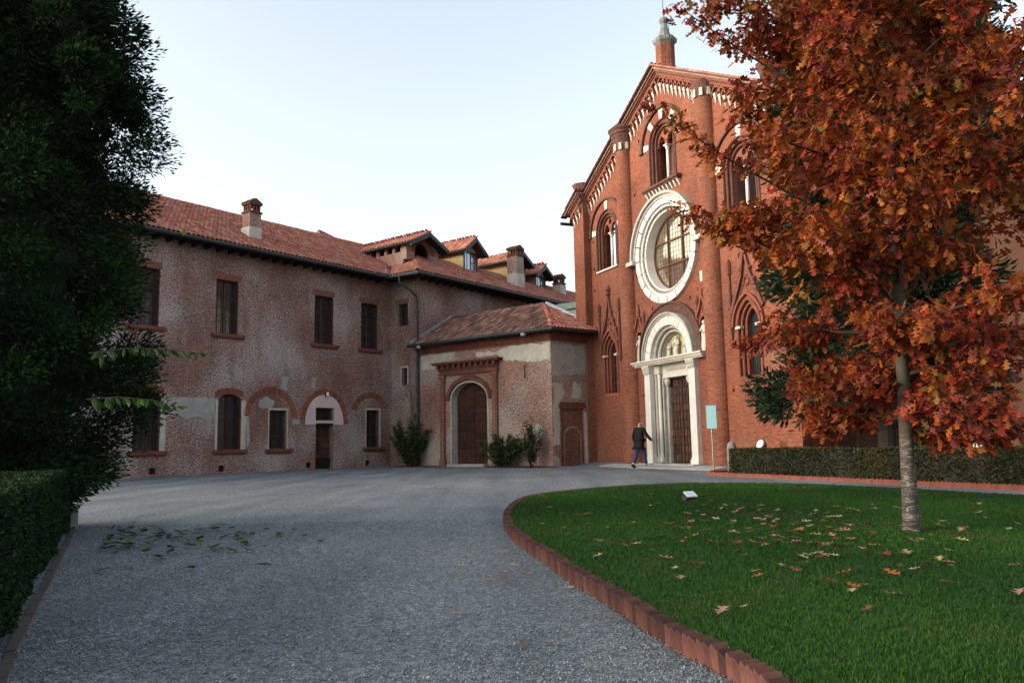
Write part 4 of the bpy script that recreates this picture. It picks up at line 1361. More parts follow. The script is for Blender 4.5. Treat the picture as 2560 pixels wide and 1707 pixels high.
mb.build('interior', M['black'], res)

def window(x0, x1, z0, z1, top=0, y=0.0, frame=None, bars=6, curtain=False, Mx=None, root=res, sill=True, lintel=True, surround=None, depth=0.30):
    Mx = Mx or Matrix.Identity(4)
    cx, hw = (x0 + x1) / 2, (x1 - x0) / 2
    mb = MB()
    fr = 0.055
    out = arch(cx, z0, z1, hw - 0.004, top, n=5) if top else rect(x0 + 0.004, x1 - 0.004, z0, z1 - 0.004)
    inn = arch(cx, z0 + fr, z1, hw - fr, max(0.01, top - fr), n=5) if top else rect(x0 + fr, x1 - fr, z0 + fr, z1 - fr)
    mb.band(inn, out, depth - 0.06, depth, closed=True)
    mb.box(cx - 0.035, cx + 0.035, depth - 0.07, depth - 0.005, z0 + fr, z1 + top - fr)
    if z1 - z0 > 1.4:
        for k in (1, 2):
            z = z0 + (z1 - z0) * k / 3
            mb.box(x0 + fr, x1 - fr, depth - 0.05, depth - 0.012, z - 0.015, z + 0.015)
    wnd = mb.build('window', M['frame_wood'] if frame is None else frame, root)
    wnd.matrix_local = Mx
    for a, b in ((x0 + fr, cx - 0.035), (cx + 0.035, x1 - fr)):
        mb = MB()
        mb.box(a, b, depth - 0.03, depth - 0.018, z0 + fr, z1 + top * 0.6)
        mb.build('pane', M['glass'], wnd)
    if curtain:
        mb = MB()
        n = 10
        for k in range(n):
            a = x0 + 0.25 * hw + k * 0.5 * hw * 2 / n * 0.9
            mb.box(a, a + 0.04, depth - 0.016, depth - 0.004, z0 + 0.1, z1)
        mb.build('curtain', M['plaster_grey'], wnd)
    if bars:
        mb = MB()
        for k in range(bars):
            x = x0 + (x1 - x0) * (k + 0.5) / bars
            mb.box(x - 0.009, x + 0.009, 0.08, 0.098, z0, z1 + top * 0.8)
        for k in range(1, 4):
            z = z0 + (z1 - z0) * k / 4
            mb.box(x0, x1, 0.10, 0.108, z - 0.012, z + 0.012)
        mb.build('bars', M['iron'], wnd)
    if sill:
        mb = MB()
        mb.box(x0 - 0.2, x1 + 0.3, -0.10, 0.1, z0 - 0.14, z0 - 0.002)
        mb.box(x0 - 0.14, x1 + 0.24, -0.05, 0.02, z0 - 0.20, z0 - 0.142)
        mb.build('sill', M['sill_brick'], wnd)
    if lintel:
        mb = MB()
        n = int((x1 - x0 + 0.3) / 0.078)
        for k in range(n):
            x = x0 - 0.15 + k * 0.078
            if top:
                t = (x + 0.035 - cx) / (hw + 0.16)
                zz = z1 + top * math.sqrt(max(0, 1 - t * t)) + 0.0
                mb.box(x + 0.004, x + 0.072, -0.016, 0.02, zz + 0.006, zz + 0.26)
            else:
                mb.box(x + 0.004, x + 0.072, -0.008, 0.02, z1 + 0.004, z1 + 0.27)
        mb.build('lintel', M['arch_brick'] if top else M['lintel_brick'], wnd, kind='stuff')
    if surround:
        sp = [(x0 - surround[0], x0 - 0.003, z0, z1), (x1 + 0.003, x1 + surround[1], z0, z1)]
        if not top: sp.append((x0 - surround[0], x1 + surround[1], z1 + 0.002, z1 + 0.09))
        for q in sp:
            mb = MB(); mb.box(q[0], q[1], -0.012, 0.02, q[2], q[3]); mb.build('plaster_surround', M['plaster'], wnd)
    return wnd
for a, b in upper: window(a, b, 5.74, 8.0, bars=5)
for a, b in lowa: window(a, b, 0.97, 3.0, 0.24, curtain=True, bars=8, surround=(0.10, 0.22))
for a, b, c, d in lowr: window(a, b, c, d, bars=6, surround=(0.06, 0.07), lintel=False)
mr = rec
window(0.55, 1.25, 6.95, 8.04, Mx=mr, bars=4, sill=False)
window(0.8, 1.2, 3.97, 4.82, Mx=mr, bars=2, sill=False, lintel=False, surround=(0.07, 0.07))
window(9.3, 10.3, 5.3, 7.9, Mx=Matrix.Translation((0, -1.902, 0)), bars=5)
# brick reveals painted dark red on the right side of the lower windows
for a, b in lowa:
    mb = MB(); mb.box(b - 0.05, b - 0.004, 0.01, 0.24, 0.98, 3.0); mb.build('shutter', M['frame_wood'], res)
for a, b in upper:
    mb = MB(); mb.box(b - 0.03, b - 0.004, 0.02, 0.23, 5.76, 7.98); mb.build('shutter', M['frame_wood'], res)
# small door with transom under a pale arch
mb = MB(); mb.box(-4.61, -3.63, 0.26, 0.31, 0.03, 2.09)
dr = mb.build('door', M['dark_wood'], res)
for c in range(2):
    for r_ in range(3):
        mb = MB(); x0 = -4.53 + c * 0.44; z0 = 0.15 + r_ * 0.64
        mb.box(x0, x0 + 0.36, 0.245, 0.259, z0, z0 + 0.54, taper=0.01); mb.build('door_panel', M['dark_wood'], dr)
mb = MB(); mb.tube([(-3.75, 0.24, 1.05), (-3.75, 0.20, 1.05), (-3.87, 0.20, 1.05)], 0.014, 6); mb.build('handle', M['grey_metal'], dr)
window(*trans, sill=False, lintel=False, bars=5)
def lun(cx, hw, zs, top, n=9):
    return [(cx - hw * math.cos(PI * i / (2 * n)) ** 0.85 if i <= n else cx + hw * abs(math.cos(PI * i / (2 * n))) ** 0.85, zs + (top - zs) * math.sin(PI * i / (2 * n))) for i in range(2 * n + 1)]
L = lun(-4.12, 1.10, 2.02, 3.38)
mb = MB()
loops = [[Vector((x, z, 0)) for x, z in L[::-1]], [Vector((x, z, 0)) for x, z in rect(-4.64, -3.60, 2.20, 2.80)]]
flat = [q for l in loops for q in l]
mb.idx([(q.x, -0.02, q.y) for q in flat], [tuple(t) for t in tessellate_polygon(loops)])
cutl = [(-4.64, 2.019), (-3.60, 2.019)]
for i in range(len(L) - 1):
    mb.face([(L[i][0], -0.02, L[i][1]), (L[i + 1][0], -0.02, L[i + 1][1]), (L[i + 1][0], 0.01, L[i + 1][1]), (L[i][0], 0.01, L[i][1])])
lo_ = mb.build('white_lunette', M['plaster_pink'], res)
mb = MB(); mb.box(-4.70, -3.55, -0.03, 0.1, 2.105, 2.20); mb.build('transom_bar', M['plaster_pink'], lo_)
mb = MB(); mb.box(-4.612, -3.628, -0.024, 0.0, 2.015, 2.09); mb.build('door_head', M['dark_wood'], lo_)
# arches of orange bricks: each brick its own piece
mb = MB(); mb.box(-0.033, 0.033, -0.018, 0.02, 0, 0.26)
me_v = mb.mesh('brick', M['arch_brick'])
def brick_arch(cx, hw, zs, top, a0=0.0, a1=1.0, skip=0.0):
    n = int(PI * (hw + top - zs) / 2 / 0.078)
    for k in range(n):
        t = (k + 0.5) / n
        if t < a0 or t > a1 or rnd.random() < skip: continue
        a = PI * (1 - t)
        x, z = cx + hw * math.cos(a), zs + (top - zs) * math.sin(a)
        nx, nz = math.cos(a) / hw, math.sin(a) / (top - zs)
        ang = math.atan2(nx, nz)
        inst('brick', me_v, res, Matrix.Translation((x, rnd.uniform(-0.004, 0.003), z)) @ Matrix.Rotation(ang, 4, 'Y'))
brick_arch(-4.12, 1.13, 2.05, 3.41)
brick_arch(-7.02, 1.08, 2.35, 3.36)
brick_arch(-1.32, 1.0, 2.4, 3.36, 0.1, 0.85, 0.15)
# cellar vents
for x in vents:
    mb = MB(); mb.box(x - 0.125, x + 0.125, 0.15, 0.16, 0.105, 0.335)
    for k in range(3): mb.box(x - 0.09 + k * 0.08, x - 0.075 + k * 0.08, 0.05, 0.07, 0.10, 0.34)
    mb.build('cellar_vent', M['iron'], res)
# flat render patches with broken edges
def patch(parent, pts, mat, y=-0.012, jit=0.04, Mx=None, name='plaster_patch', seed=0):
    r_ = random.Random(seed)
    o = []
    for i in range(len(pts)):
        a, b = Vector((*pts[i], 0)), Vector((*pts[(i + 1) % len(pts)], 0))
        n = max(1, int((b - a).length / 0.16))
        for k in range(n):
            p_ = a.lerp(b, k / n)
            o.append((p_.x + r_.uniform(-jit, jit) * (1 if k else 0.6), p_.y + r_.uniform(-jit, jit)))
    mb = MB(); mb.prism(o, y, 0.03)
    ob = mb.build(name, mat, parent)
    if Mx is not None: ob.matrix_local = Mx
    return ob
patch(res, [(-11.76, 2.45), (-11.2, 2.3), (-10.9, 2.2), (-10.5, 2.35), (-10.1, 2.15), (-9.68, 2.25), (-9.68, 3.08), (-11.76, 3.02)], M['plaster_grey'], seed=1)
patch(res, [(-8.24, 1.0), (-8.05, 1.2), (-8.1, 2.0), (-8.2, 2.7), (-8.24, 2.72)], M['plaster_grey'], seed=2)
patch(res, [(-6.55, 3.55), (-6.2, 3.5), (-6.15, 4.1), (-6.5, 4.15)], M['plaster_grey'], seed=3)
patch(res, [(-7.6, 2.75), (-7.0, 2.7), (-6.85, 3.05), (-7.2, 3.2), (-7.65, 3.05)], M['plaster_grey'], seed=4)
patch(res, [(-5.9, 2.02), (-5.3, 2.02), (-5.3, 2.25), (-5.9, 2.25)], M['plaster_grey'], jit=0.02, seed=5)
patch(res, [(-4.9, 3.7), (-4.7, 3.6), (-4.6, 4.1), (-4.85, 4.2)], M['plaster_grey'], seed=6)
patch(res, [(-14.8, 2.0), (-13.3, 2.2), (-13.3, 2.9), (-14.8, 2.8)], M['plaster_grey'], seed=7)
# roofs
TP = math.atan(0.52)
cv, sv = math.cos(TP), math.sin(TP)
pool = []
tile_slope(res, (-26, -0.75, ZE), (1, 0, 0), (0, cv, sv), [(0, 0), (25.2, 0), (26 + 5.8, (6.55) / cv), (0, 6.55 / cv)], 'tile', pool)
# cross wing: slope facing the recess, then the long slope
tile_slope(res, (-0.75, 5.0, ZE), (0, -1, 0), (cv, 0, sv), [(0.5, 4.85 / cv), (5.75, 0), (7.65, 0), (3.5, 4.15 / cv)], 'tile', pool)
tile_slope(res, (-0.75, -2.65, ZE), (1, 0, 0), (0, cv, sv), [(0, 0), (21, 0), (21, 4.15 / cv), (4.15, 4.15 / cv)], 'tile', pool)
# backs and ridges
mb = MB()
mb.face([(-26, 5.8, ZE + 3.40), (-26, 12.3, ZE), (6, 12.3, ZE), (6, 5.8, ZE + 3.40)])
mb.face([(3.4, 1.5, ZE + 2.15), (3.4, 5.6, ZE), (20.3, 5.6, ZE), (20.3, 1.5, ZE + 2.15)])
mb.face([(-26, -0.75, ZE), (-26, 5.8, ZE + 3.4), (-26, 12.3, ZE)])
mb.build('roof_back', M['terra_dark'], res)
def ridge(root, A, B, mk='tile', r_=0.11):
    A, B = Vector(A), Vector(B)
    L_ = (B - A).length; d = (B - A).normalized()
    side = d.cross(Vector((0, 0, 1))).normalized(); up_ = side.cross(d)
    n = int(L_ / 0.38)
    ms = []
    for i in range(n):
        m = Matrix((side * 1.25, d, up_ * 1.1)).transposed().to_4x4()
        m.translation = A + d * (i * L_ / n) + Vector((0, 0, rnd.uniform(-0.006, 0.01)))
        ms.append(np.array(m))
    scatter('ridge_tiles', TPV, TPF, ms, [M[mk]], None, root, kind='stuff')
ridge(res, (-26, 5.78, ZE + 3.40), (6, 5.78, ZE + 3.40))
ridge(res, (3.4, 1.5, ZE + 2.14), (20.3, 1.5, ZE + 2.14))
ridge(res, (-0.78, -2.68, ZE + 0.01), (3.4, 1.5, ZE + 2.16))
# lead valley
mb = MB()
mb.idx([(-1.05, -0.70, ZE + 0.10), (-0.60, -1.15, ZE + 0.10), (0.15, -0.35, ZE + 0.55), (-0.30, 0.12, ZE + 0.56), (-0.75, -0.75, ZE + 0.02), (0.0, 0.0, ZE + 0.44)],
       [(0, 4, 5, 3), (4, 1, 2, 5)])
mb.build('lead_valley', M['lead'], res)
# eaves: dark soffit, rafters, gutter
mb = MB()
mb.box(-26, -0.75, -0.72, 0.0, ZE - 0.14, ZE - 0.10); mb.box(-0.72, 0.0, -2.6, -0.02, ZE - 0.14, ZE - 0.10); mb.box(-0.72, 20, -2.6, -1.91, ZE - 0.145, ZE - 0.105)
x = -25.8
while x < -0.8:
    mb.box(x, x + 0.09, -0.66, 0.0, ZE - 0.28, ZE - 0.142); x += 0.55
x = 0.2
while x < 19.5:
    mb.box(x, x + 0.09, -2.55, -1.91, ZE - 0.28, ZE - 0.147); x += 0.55
mb.build('soffit', M['bark_dark'], res)
def halfpipe(mb, pts, r_=0.085):
    mb.tube(pts, r_, 8)
mb = MB()
halfpipe(mb, [(-26, -0.84, ZE - 0.11), (-0.95, -0.84, ZE - 0.11), (-0.84, -0.95, ZE - 0.11), (-0.84, -2.74, ZE - 0.11), (20, -2.74, ZE - 0.11)])
mb.build('gutter', M['dark_metal'], res)
mb = MB()
mb.tube([(-0.84, -1.5, ZE - 0.15), (-0.84, -1.52, ZE - 0.45), (-0.5, -1.85, ZE - 0.8), (-0.12, -2.02, ZE - 1.15), (-0.10, -2.04, ZE - 1.4), (-0.10, -2.04, 0.0)], 0.06, 8)
for z in (7.2, 5.8, 4.2, 2.6, 1.0): mb.tube([(-0.10, -2.04, z), (-0.10, -2.04, z + 0.05)], 0.075, 8)
mb.build('downspout', M['dark_metal'], res)

def dormer(xc, hw, yf, zb, ze, za, hr, yo, depth, wallm, kind):
    """gabled dormer: walls hw wide, roof half width hr"""
    mb = MB()
    mb.prism([(xc - hw, zb), (xc + hw, zb), (xc + hw, ze), (xc, ze + (za - ze) * hw / hr), (xc - hw, ze)], yf, yf + 0.12) if kind == 'w' else None
    if kind == 'w':
        mb.box(xc - hw, xc - hw + 0.1, yf + 0.121, yf + depth, zb - 0.2, ze + 0.12)
        mb.box(xc + hw - 0.1, xc + hw, yf + 0.121, yf + depth, zb - 0.2, ze + 0.12)
    root = mb.build('dormer', wallm, res) if kind == 'w' else None
    if kind == 'a':
        o = [(xc - hw, zb), (xc + hw, zb), (xc + hw, ze), (xc, ze + (za - ze) * hw / hr), (xc - hw, ze)]
        root = holed_wall('dormer', o, [(arch(xc + 0.02, zb + 0.02, zb + 0.45, 0.62, 0.62), 0.25)], wallm, res, yf, 0.25)
        mb = MB()
        mb.box(xc - hw, xc - hw + 0.2, yf + 0.252, yf + depth, zb - 0.6, ze - 0.42)
        for k in range(5):
            y = yf + 0.252 + k * 0.62
            mb.box(xc - hw, xc - hw + 0.18, y, y + 0.2, ze - 0.418, ze + 0.02)
        mb.box(xc - hw, xc - hw + 0.2, yf + 0.252, yf + depth, ze + 0.022, ze + 0.16)
        mb.box(xc + hw - 0.2, xc + hw, yf + 0.252, yf + depth, zb - 0.6, ze + 0.1)
        mb.build('loggia_side', wallm, root)
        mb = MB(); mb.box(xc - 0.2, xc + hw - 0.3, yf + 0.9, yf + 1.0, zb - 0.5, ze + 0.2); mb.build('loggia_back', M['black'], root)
        n = 14
        mb = MB()
        for k in range(n):
            a0, a1 = PI * k / n + 0.02, PI * (k + 1) / n - 0.02
            mb.band([(xc + 0.02 + 0.63 * math.cos(a), zb + 0.45 + 0.63 * math.sin(a)) for a in (a0, a1)], [(xc + 0.02 + 0.86 * math.cos(a), zb + 0.45 + 0.86 * math.sin(a)) for a in (a0, a1)], yf - 0.02, yf + 0.01)
        mb.build('arch_bricks', M['sill_brick'], root, kind='stuff')
    # roof slopes
    pl = []
    yfr, L_ = yf - yo, depth + yo
    g = (za - ze) / hr
    l = math.hypot(1, g)
    for s in (-1, 1):
        O = (xc + s * hr, yfr if s > 0 else yfr + L_, ze - 0.02)
        U = (0, 1, 0) if s > 0 else (0, -1, 0)
        tile_slope(root, O, U, (-s / l, 0, g / l), [(0, 0), (L_, 0), (L_, hr * l), (0, hr * l)], 'tile', pl)
    ms = [np.array(m) for _, m in pl]
    scatter('roof_tiles', TPV, TPF, ms, [M['tile']], None, root, kind='stuff')
    ridge(root, (xc, yfr + 0.02, za + 0.0), (xc, yfr + L_, za + 0.0))
    # barge boards
    mb = MB()
    for s in (-1, 1):
        o = [(xc, za - 0.02), (xc, za - 0.26), (xc + s * (hr + 0.02), ze - 0.26), (xc + s * (hr + 0.02), ze - 0.03)]
        mb.prism(o if s < 0 else o[::-1], yfr - 0.04, yfr - 0.002)
        mb.tube([(xc + s * (hr + 0.06), yfr, ze - 0.08), (xc + s * (hr + 0.06), yfr + L_, ze - 0.08)], 0.05, 6)
    mb.build('barge_board', M['dark_metal'], root)
    mb = MB()
    for s in (-1, 1):
        o = [(xc, za - 0.17), (xc, za - 0.20), (xc + s * hr, ze - 0.20), (xc + s * hr, ze - 0.17)]
        mb.prism(o if s < 0 else o[::-1], yfr, yf - 0.003)
    mb.build('soffit', M['bark_dark'], root)
    if kind == 'w':
        mb = MB()
        mb.band(rect(xc - hw + 0.1, xc + hw - 0.1, zb + 0.1, ze - 0.08), rect(xc - hw + 0.01, xc + hw - 0.01, zb + 0.01, ze + 0.02), yf - 0.05, yf - 0.002, closed=True)
        mb.box(xc - 0.03, xc + 0.03, yf - 0.045, yf - 0.006, zb + 0.1, ze - 0.08)
        mb.box(xc - 0.33, xc - 0.31, yf - 0.04, yf - 0.008, zb + 0.1, ze - 0.08)
        mb.box(xc + 0.31, xc + 0.33, yf - 0.04, yf - 0.008, zb + 0.1, ze - 0.08)
        wn_ = mb.build('window', M['dark_metal'], root)
        for a, b in ((xc - hw + 0.1, xc - 0.03), (xc + 0.03, xc + hw - 0.1)):
            mb = MB(); mb.box(a, b, yf - 0.02, yf - 0.004, zb + 0.1, ze - 0.08); mb.build('pane', M['glass_dormer'], root)
dormer(2.45, 1.22, 0.1, 10.75, 11.6, 12.32, 1.45, 0.55, 4.6, M['annex_brick'], 'a')
dormer(6.75, 0.62, 0.45, 10.85, 12.1, 12.92, 1.0, 0.5, 4.0, M['yellow_render'], 'w')
dormer(11.45, 0.8, 0.6, 11.0, 12.25, 13.0, 1.15, 0.5, 4.0, M['yellow_render'], 'w')
dormer(13.85, 0.58, 0.6, 10.95, 11.78, 12.48, 0.98, 0.5, 4.0, M['yellow_render'], 'w')
# far roof peak seen over the knee of the main ridge
mb = MB(); mb.idx([(1.0, 6.5, 12.0), (5.2, 6.5, 12.0), (5.2, 10, 12.0), (1.0, 10, 12.0), (1.9, 8.2, 13.95), (5.2, 8.2, 13.3)], [(0, 1, 5, 4), (3, 4, 5, 2), (0, 4, 3), (1, 2, 5)])
mb.build('rear_roof', M['terracotta'], res)

def chimney(cx, cy, hw, z0, zp, z1, seed=0):
    mb = MB()
    mb.box(cx - hw, cx + hw, cy - hw, cy + hw, zp, z1 - 0.55)
    root = mb.build('chimney', M['annex_brick'], res)
    mb = MB(); mb.box(cx - hw - 0.03, cx + hw + 0.03, cy - hw - 0.03, cy + hw + 0.03, z0, zp - 0.003); mb.build('rendered_base', M['plaster'], root)
    mb = MB(); mb.box(cx - hw - 0.05, cx + hw + 0.05, cy - hw - 0.05, cy + hw + 0.05, z1 - 0.547, z1 - 0.47)
    mb.box(cx - hw - 0.04, cx + hw + 0.04, cy - hw - 0.04, cy + hw + 0.04, z1 - 0.16, z1 - 0.08)
    mb.build('brick_course', M['terra_dark'], root)
    mb = MB(); n = 4
    for i in range(n):
        for j in range(n):
            if 0 < i < n - 1 and 0 < j < n - 1: continue
            x = cx - hw + 0.06 + i * (2 * hw - 0.12) / (n - 1); y = cy - hw + 0.06 + j * (2 * hw - 0.12) / (n - 1)
            mb.box(x - 0.035, x + 0.035, y - 0.035, y + 0.035, z1 - 0.468, z1 - 0.163)
    mb.build('flue_openings', M['sill_brick'], root)
    ms = []
    for s in (-1, 1):
        for k in range(4):
            V = Vector((-s, 0, 0.45)).normalized(); U = Vector((0, s, 0)); N_ = U.cross(V)
            m = Matrix((U, V, N_)).transposed().to_4x4(); m.translation = (cx + s * (hw + 0.03), cy - hw + 0.05 + k * (2 * hw - 0.1) / 3, z1 - 0.09)
            ms.append(np.array(m))
    scatter('cap_tiles', TPV, TPF, ms, [M['tile_old']], None, root, kind='stuff')
    mb = MB(); mb.prism([(cx - hw - 0.08, z1 - 0.078), (cx + hw + 0.08, z1 - 0.078), (cx, z1 + 0.14)], cy - hw - 0.05, cy + hw + 0.05); mb.build('cap', M['terra_dark'], root)
chimney(-7.35, 1.25, 0.29, 9.9, 10.85, 12.05)
chimney(9.25, -0.95, 0.35, 9.8, 11.0, 12.6)
chimney(15.3, 0.1, 0.3, 10.3, 11.3, 11.95)
flush_tiles(res, pool)
# small outside lamp over the little door
RR = Matrix.Translation(RES_LOC) @ Matrix.Rotation(RES_RZ, 4, 'Z')
lp = empty('wall_lamp', RR @ Vector((-4.09, 0, 3.35)), RES_RZ, 'small white lamp on the wall above the pale arch of the narrow door', 'lamp')
mb = MB(); mb.box(-0.04, 0.04, -0.06, -0.004, -0.05, 0.12); mb.tube([(0, -0.05, 0.08), (0, -0.16, 0.1)], 0.015, 6); mb.build('bracket', M['iron'], lp)
mb = MB(); mb.lathe([(0.02, 0.16), (0.06, 0.12), (0.075, 0.02), (0.05, -0.04), (0.01, -0.06)], (0, -0.17), 12); mb.build('lamp_shade', M['white_paint'], lp, smooth=True)

# ------------------------------------------------------------------ annex with arched portal
AX_LOC = Vector((1.65, 34.26, 0))
AX_RZ = -math.atan2(0.616, 0.788)
ax = empty('annex', AX_LOC, AX_RZ, 'low old brick chapel annex with arched brown doors and moss grey tiled roof', 'annex')
AB = M['annex_brick']
holes = [(arch(-4.68, -0.2, 3.05, 1.10, 0.80), 0.5), (rect(-1.46, -1.38, 3.8, 4.4), 0.3)]
holed_wall('wall', [(-8.0, -0.3), (0, -0.3), (0, 5.78), (-8.0, 5.78)], holes, AB, ax, 0.0, 0.5)
sdir = Vector((0.247, 0.969, 0))
SM = Matrix.Rotation(math.atan2(0.969, 0.247), 4, 'Z')
SLEN = 2.2
o = holed_wall('wall', [(0.002, -0.3), (SLEN, -0.3), (SLEN, 5.78), (0.002, 5.78)], [(rect(0.45, 1.85, -0.1, 2.45), 0.12)], AB, ax, 0.0, 0.5)
o.matrix_local = SM
mb = MB(); mb.box(0.46, 1.84, 0.10, 0.13, -0.1, 2.44)
o = mb.build('blocked_door', M['flank_brick'], ax); o.matrix_local = SM
mb = MB(); mb.band(arch(1.2, 0.0, 1.2, 0.45, 0.42), arch(1.2, 0.0, 1.2, 0.52, 0.50), 0.075, 0.11); p_ = mb.build('blind_arch', M['annex_brick'], o)
mb = MB(); mb.box(1.852, 1.98, -0.03, 0.02, 0, 2.3); mb.build('jamb_strip', M['plaster'], o)
mb = MB()
for k in range(20): mb.box(0.35 + k * 0.08, 0.42 + k * 0.08, -0.012, 0.02, 2.46, 2.72)
mb.build('lintel', M['sill_brick'], o, kind='stuff')
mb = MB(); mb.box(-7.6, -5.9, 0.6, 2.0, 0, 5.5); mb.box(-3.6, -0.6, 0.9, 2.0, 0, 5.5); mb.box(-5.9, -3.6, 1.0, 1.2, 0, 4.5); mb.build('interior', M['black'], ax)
for pts, sd_, mt in (([(-7.72, 4.62), (-6.5, 4.58), (-6.4, 4.95), (-6.2, 5.0), (-5.6, 5.02), (-5.5, 5.3), (-7.72, 5.32)], 11, 'plaster'),
                 ([(-4.2, 4.98), (-2.9, 4.95), (-2.6, 4.7), (-1.6, 4.62), (-0.9, 4.5), (-0.05, 4.55), (-0.03, 5.3), (-0.5, 5.2), (-1.0, 5.32), (-2.4, 5.25), (-3.0, 5.15), (-4.2, 5.2)], 12, 'plaster'),
                 ([(-3.0, 0.1), (-2.75, 0.1), (-2.8, 1.2), (-3.05, 1.2)], 13, 'plaster_grey'), ([(-0.9, 1.3), (-0.5, 1.25), (-0.55, 1.7), (-0.85, 1.8)], 14, 'plaster_grey')):
    patch(ax, pts, M[mt], seed=sd_, jit=0.05)
for pts, sd_, mt in (([(0.04, 3.9), (SLEN - 0.25, 3.95), (SLEN - 0.2, 5.25), (0.04, 5.25)], 15, 'plaster_grey'), ([(0.06, 0.9), (0.4, 0.9), (0.4, 2.6), (0.75, 3.1), (0.6, 3.5), (0.1, 3.6)], 16, 'plaster'),
                     ([(1.1, 2.9), (1.7, 2.9), (1.65, 3.4), (1.3, 3.6)], 17, 'plaster'), ([(0.03, 0.0), (0.4, 0.0), (0.3, 0.4), (0.05, 0.5)], 18, 'plaster_grey')):
    patch(ax, pts, M[mt], seed=sd_, jit=0.05, Mx=SM)
# brick cornice below the eaves
mb = MB()
for k, (z, p_) in enumerate(((5.36, 0.04), (5.47, 0.08), (5.58, 0.13))):
    mb.box(-8.0, 0.0 + p_ * 0.5, -p_, 0.01, z, z + 0.108)
mb.build('brick_cornice', M['sill_brick'], ax)
mb = MB()
for k, (z, p_) in enumerate(((5.36, 0.04), (5.47, 0.08), (5.58, 0.13))):
    mb.box(0.0, SLEN, -p_, 0.01, z, z + 0.108)
o = mb.build('brick_cornice', M['sill_brick'], ax); o.matrix_local = SM
# double doors of horizontal planks
mb = MB()
g = arch(-4.68, 0.12, 3.05, 1.08, 0.78)
mb.prism(g[::-1], 0.42, 0.46)
dd = mb.build('door', M['dark_wood'], ax)
for s in (-1, 1):
    z = 0.14
    while z < 3.7:
        w2 = 1.05 if z < 2.95 else 1.05 * math.sqrt(max(0, 1 - ((z + 0.14 - 3.05) / 0.80) ** 2)) if z + 0.14 < 3.84 else 0
        if w2 > 0.15:
            mb = MB()
            x0, x1 = sorted((-4.68 + s * 0.015, -4.68 + s * w2))
            yj = rnd.uniform(0, 0.006)
            mb.box(x0, x1, 0.385 + yj, 0.419, z, z + 0.148); mb.build('plank', M['door_wood'], dd)
        z += 0.156
mb = MB(); mb.box(-5.8, -3.56, -0.35, 0.48, -0.1, 0.11); mb.build('doorstep', M['paving'], ax)
mb = MB()
mb.band(arch(-4.68, 0.1, 3.05, 1.095, 0.79), arch(-4.68, 0.1, 3.05, 1.16, 0.86), -0.02, 0.40); mb.build('reveal_plaster', M['plaster'], ax)
# terracotta portal surround
mb = MB()
mb.band(arch(-4.68, 3.05, 3.05, 1.20, 0.92), arch(-4.68, 3.05, 3.05, 1.34, 1.06), -0.09, 0.02)
mb.band(arch(-4.68, 3.05, 3.05, 1.36, 1.08), arch(-4.68, 3.05, 3.05, 1.42, 1.14), -0.04, 0.02)
sr = mb.build('portal_surround', M['sill_brick'], ax)
for s in (-1, 1):
    mb = MB()
    x0, x1 = sorted((-4.68 + s * 1.46, -4.68 + s * 1.74))
    mb.box(x0, x1, -0.12, 0.02, 0.0, 4.25)
    mb.box(x0 - 0.04, x1 + 0.04, -0.16, 0.02, 0.0, 0.35)
    mb.box(x0 + 0.05, x1 - 0.05, -0.15, -0.122, 0.6, 4.05)
    mb.box(x0 - 0.04, x1 + 0.04, -0.16, 0.02, 4.08, 4.2)
    mb.build('pilaster', M['pilaster'], sr)
mb = MB()
mb.box(-6.5, -2.86, -0.14, 0.02, 4.252, 4.32); mb.box(-6.46, -2.9, -0.10, 0.02, 4.322, 4.5)
mb.box(-6.5, -2.86, -0.16, 0.02, 4.502, 4.56)
mb.build('entablature', M['sill_brick'], sr)
mb = MB()
mb.box(-6.68, -2.68, -0.34, 0.02, 4.73, 4.78); mb.box(-6.74, -2.62, -0.40, 0.02, 4.782, 4.85); mb.box(-6.5, -2.86, -0.15, 0.02, 4.562, 4.728)
mb.build('cornice', M['sill_brick'], sr)
for k in range(11):
    x = -6.4 + k * 0.345
    mb = MB(); mb.box(x - 0.06, x + 0.06, -0.31, -0.152, 4.58, 4.727, taper=0.0); mb.build('modillion', M['terra_dark'], sr)
# roof
g = (7.45 - 5.85) / 2.95
l = math.hypot(1, g)
pool = []
tile_slope(ax, (-8.0, -0.45, 5.84), (1, 0, 0), (0, 1 / l, g / l), [(0, 0), (8.42, 0), (5.95, 2.95 * l), (0, 2.95 * l)], 'tile_old', pool)
# side hip slope: from the front corner along the side wall
Fc, Ec, Rc = Vector((0.42, -0.45, 5.84)), Vector((0.42 + 0.247 * 3.0 + 0.05, -0.45 + 0.969 * 3.0, 5.84)), Vector((-2.05, 2.5, 7.45))
U = (Ec - Fc).normalized()
N_ = U.cross(Rc - Fc).normalized()
V = N_.cross(U)
Lf = (Ec - Fc).length
rr = Rc - Fc
tile_slope(ax, Fc, U, V, [(0, 0), (Lf, 0), (rr.dot(U) + 0.05, rr.dot(V)), (rr.dot(U), rr.dot(V))], 'tile', pool)
ridge(ax, (-8.0, 2.5, 7.46), Rc, 'tile_old')
ridge(ax, Fc, Rc, 'tile')
mb = MB()
mb.face([(-8, 2.5, 7.44), Rc, (-2.05, 5.6, 5.8), (-8, 5.6, 5.8)]); mb.face([Rc, Ec, (-2.05, 5.6, 5.8)])
mb.build('roof_back', M['terra_dark'], ax)
flush_tiles(ax, pool)
mb = MB(); mb.tube([(-8.1, -0.55, 5.78), (0.5, -0.55, 5.78), Ec + Vector((0.1, 0, -0.06))], 0.075, 8); mb.build('gutter', M['dark_metal'], ax)
mb = MB()
mb.obox(Vector((-7.97, 1.02, 6.70)), (0.04, 0, 0), (0, 1.5, 0.82), (0, 0, 0.16)); mb.build('flashing', M['lead'], ax)
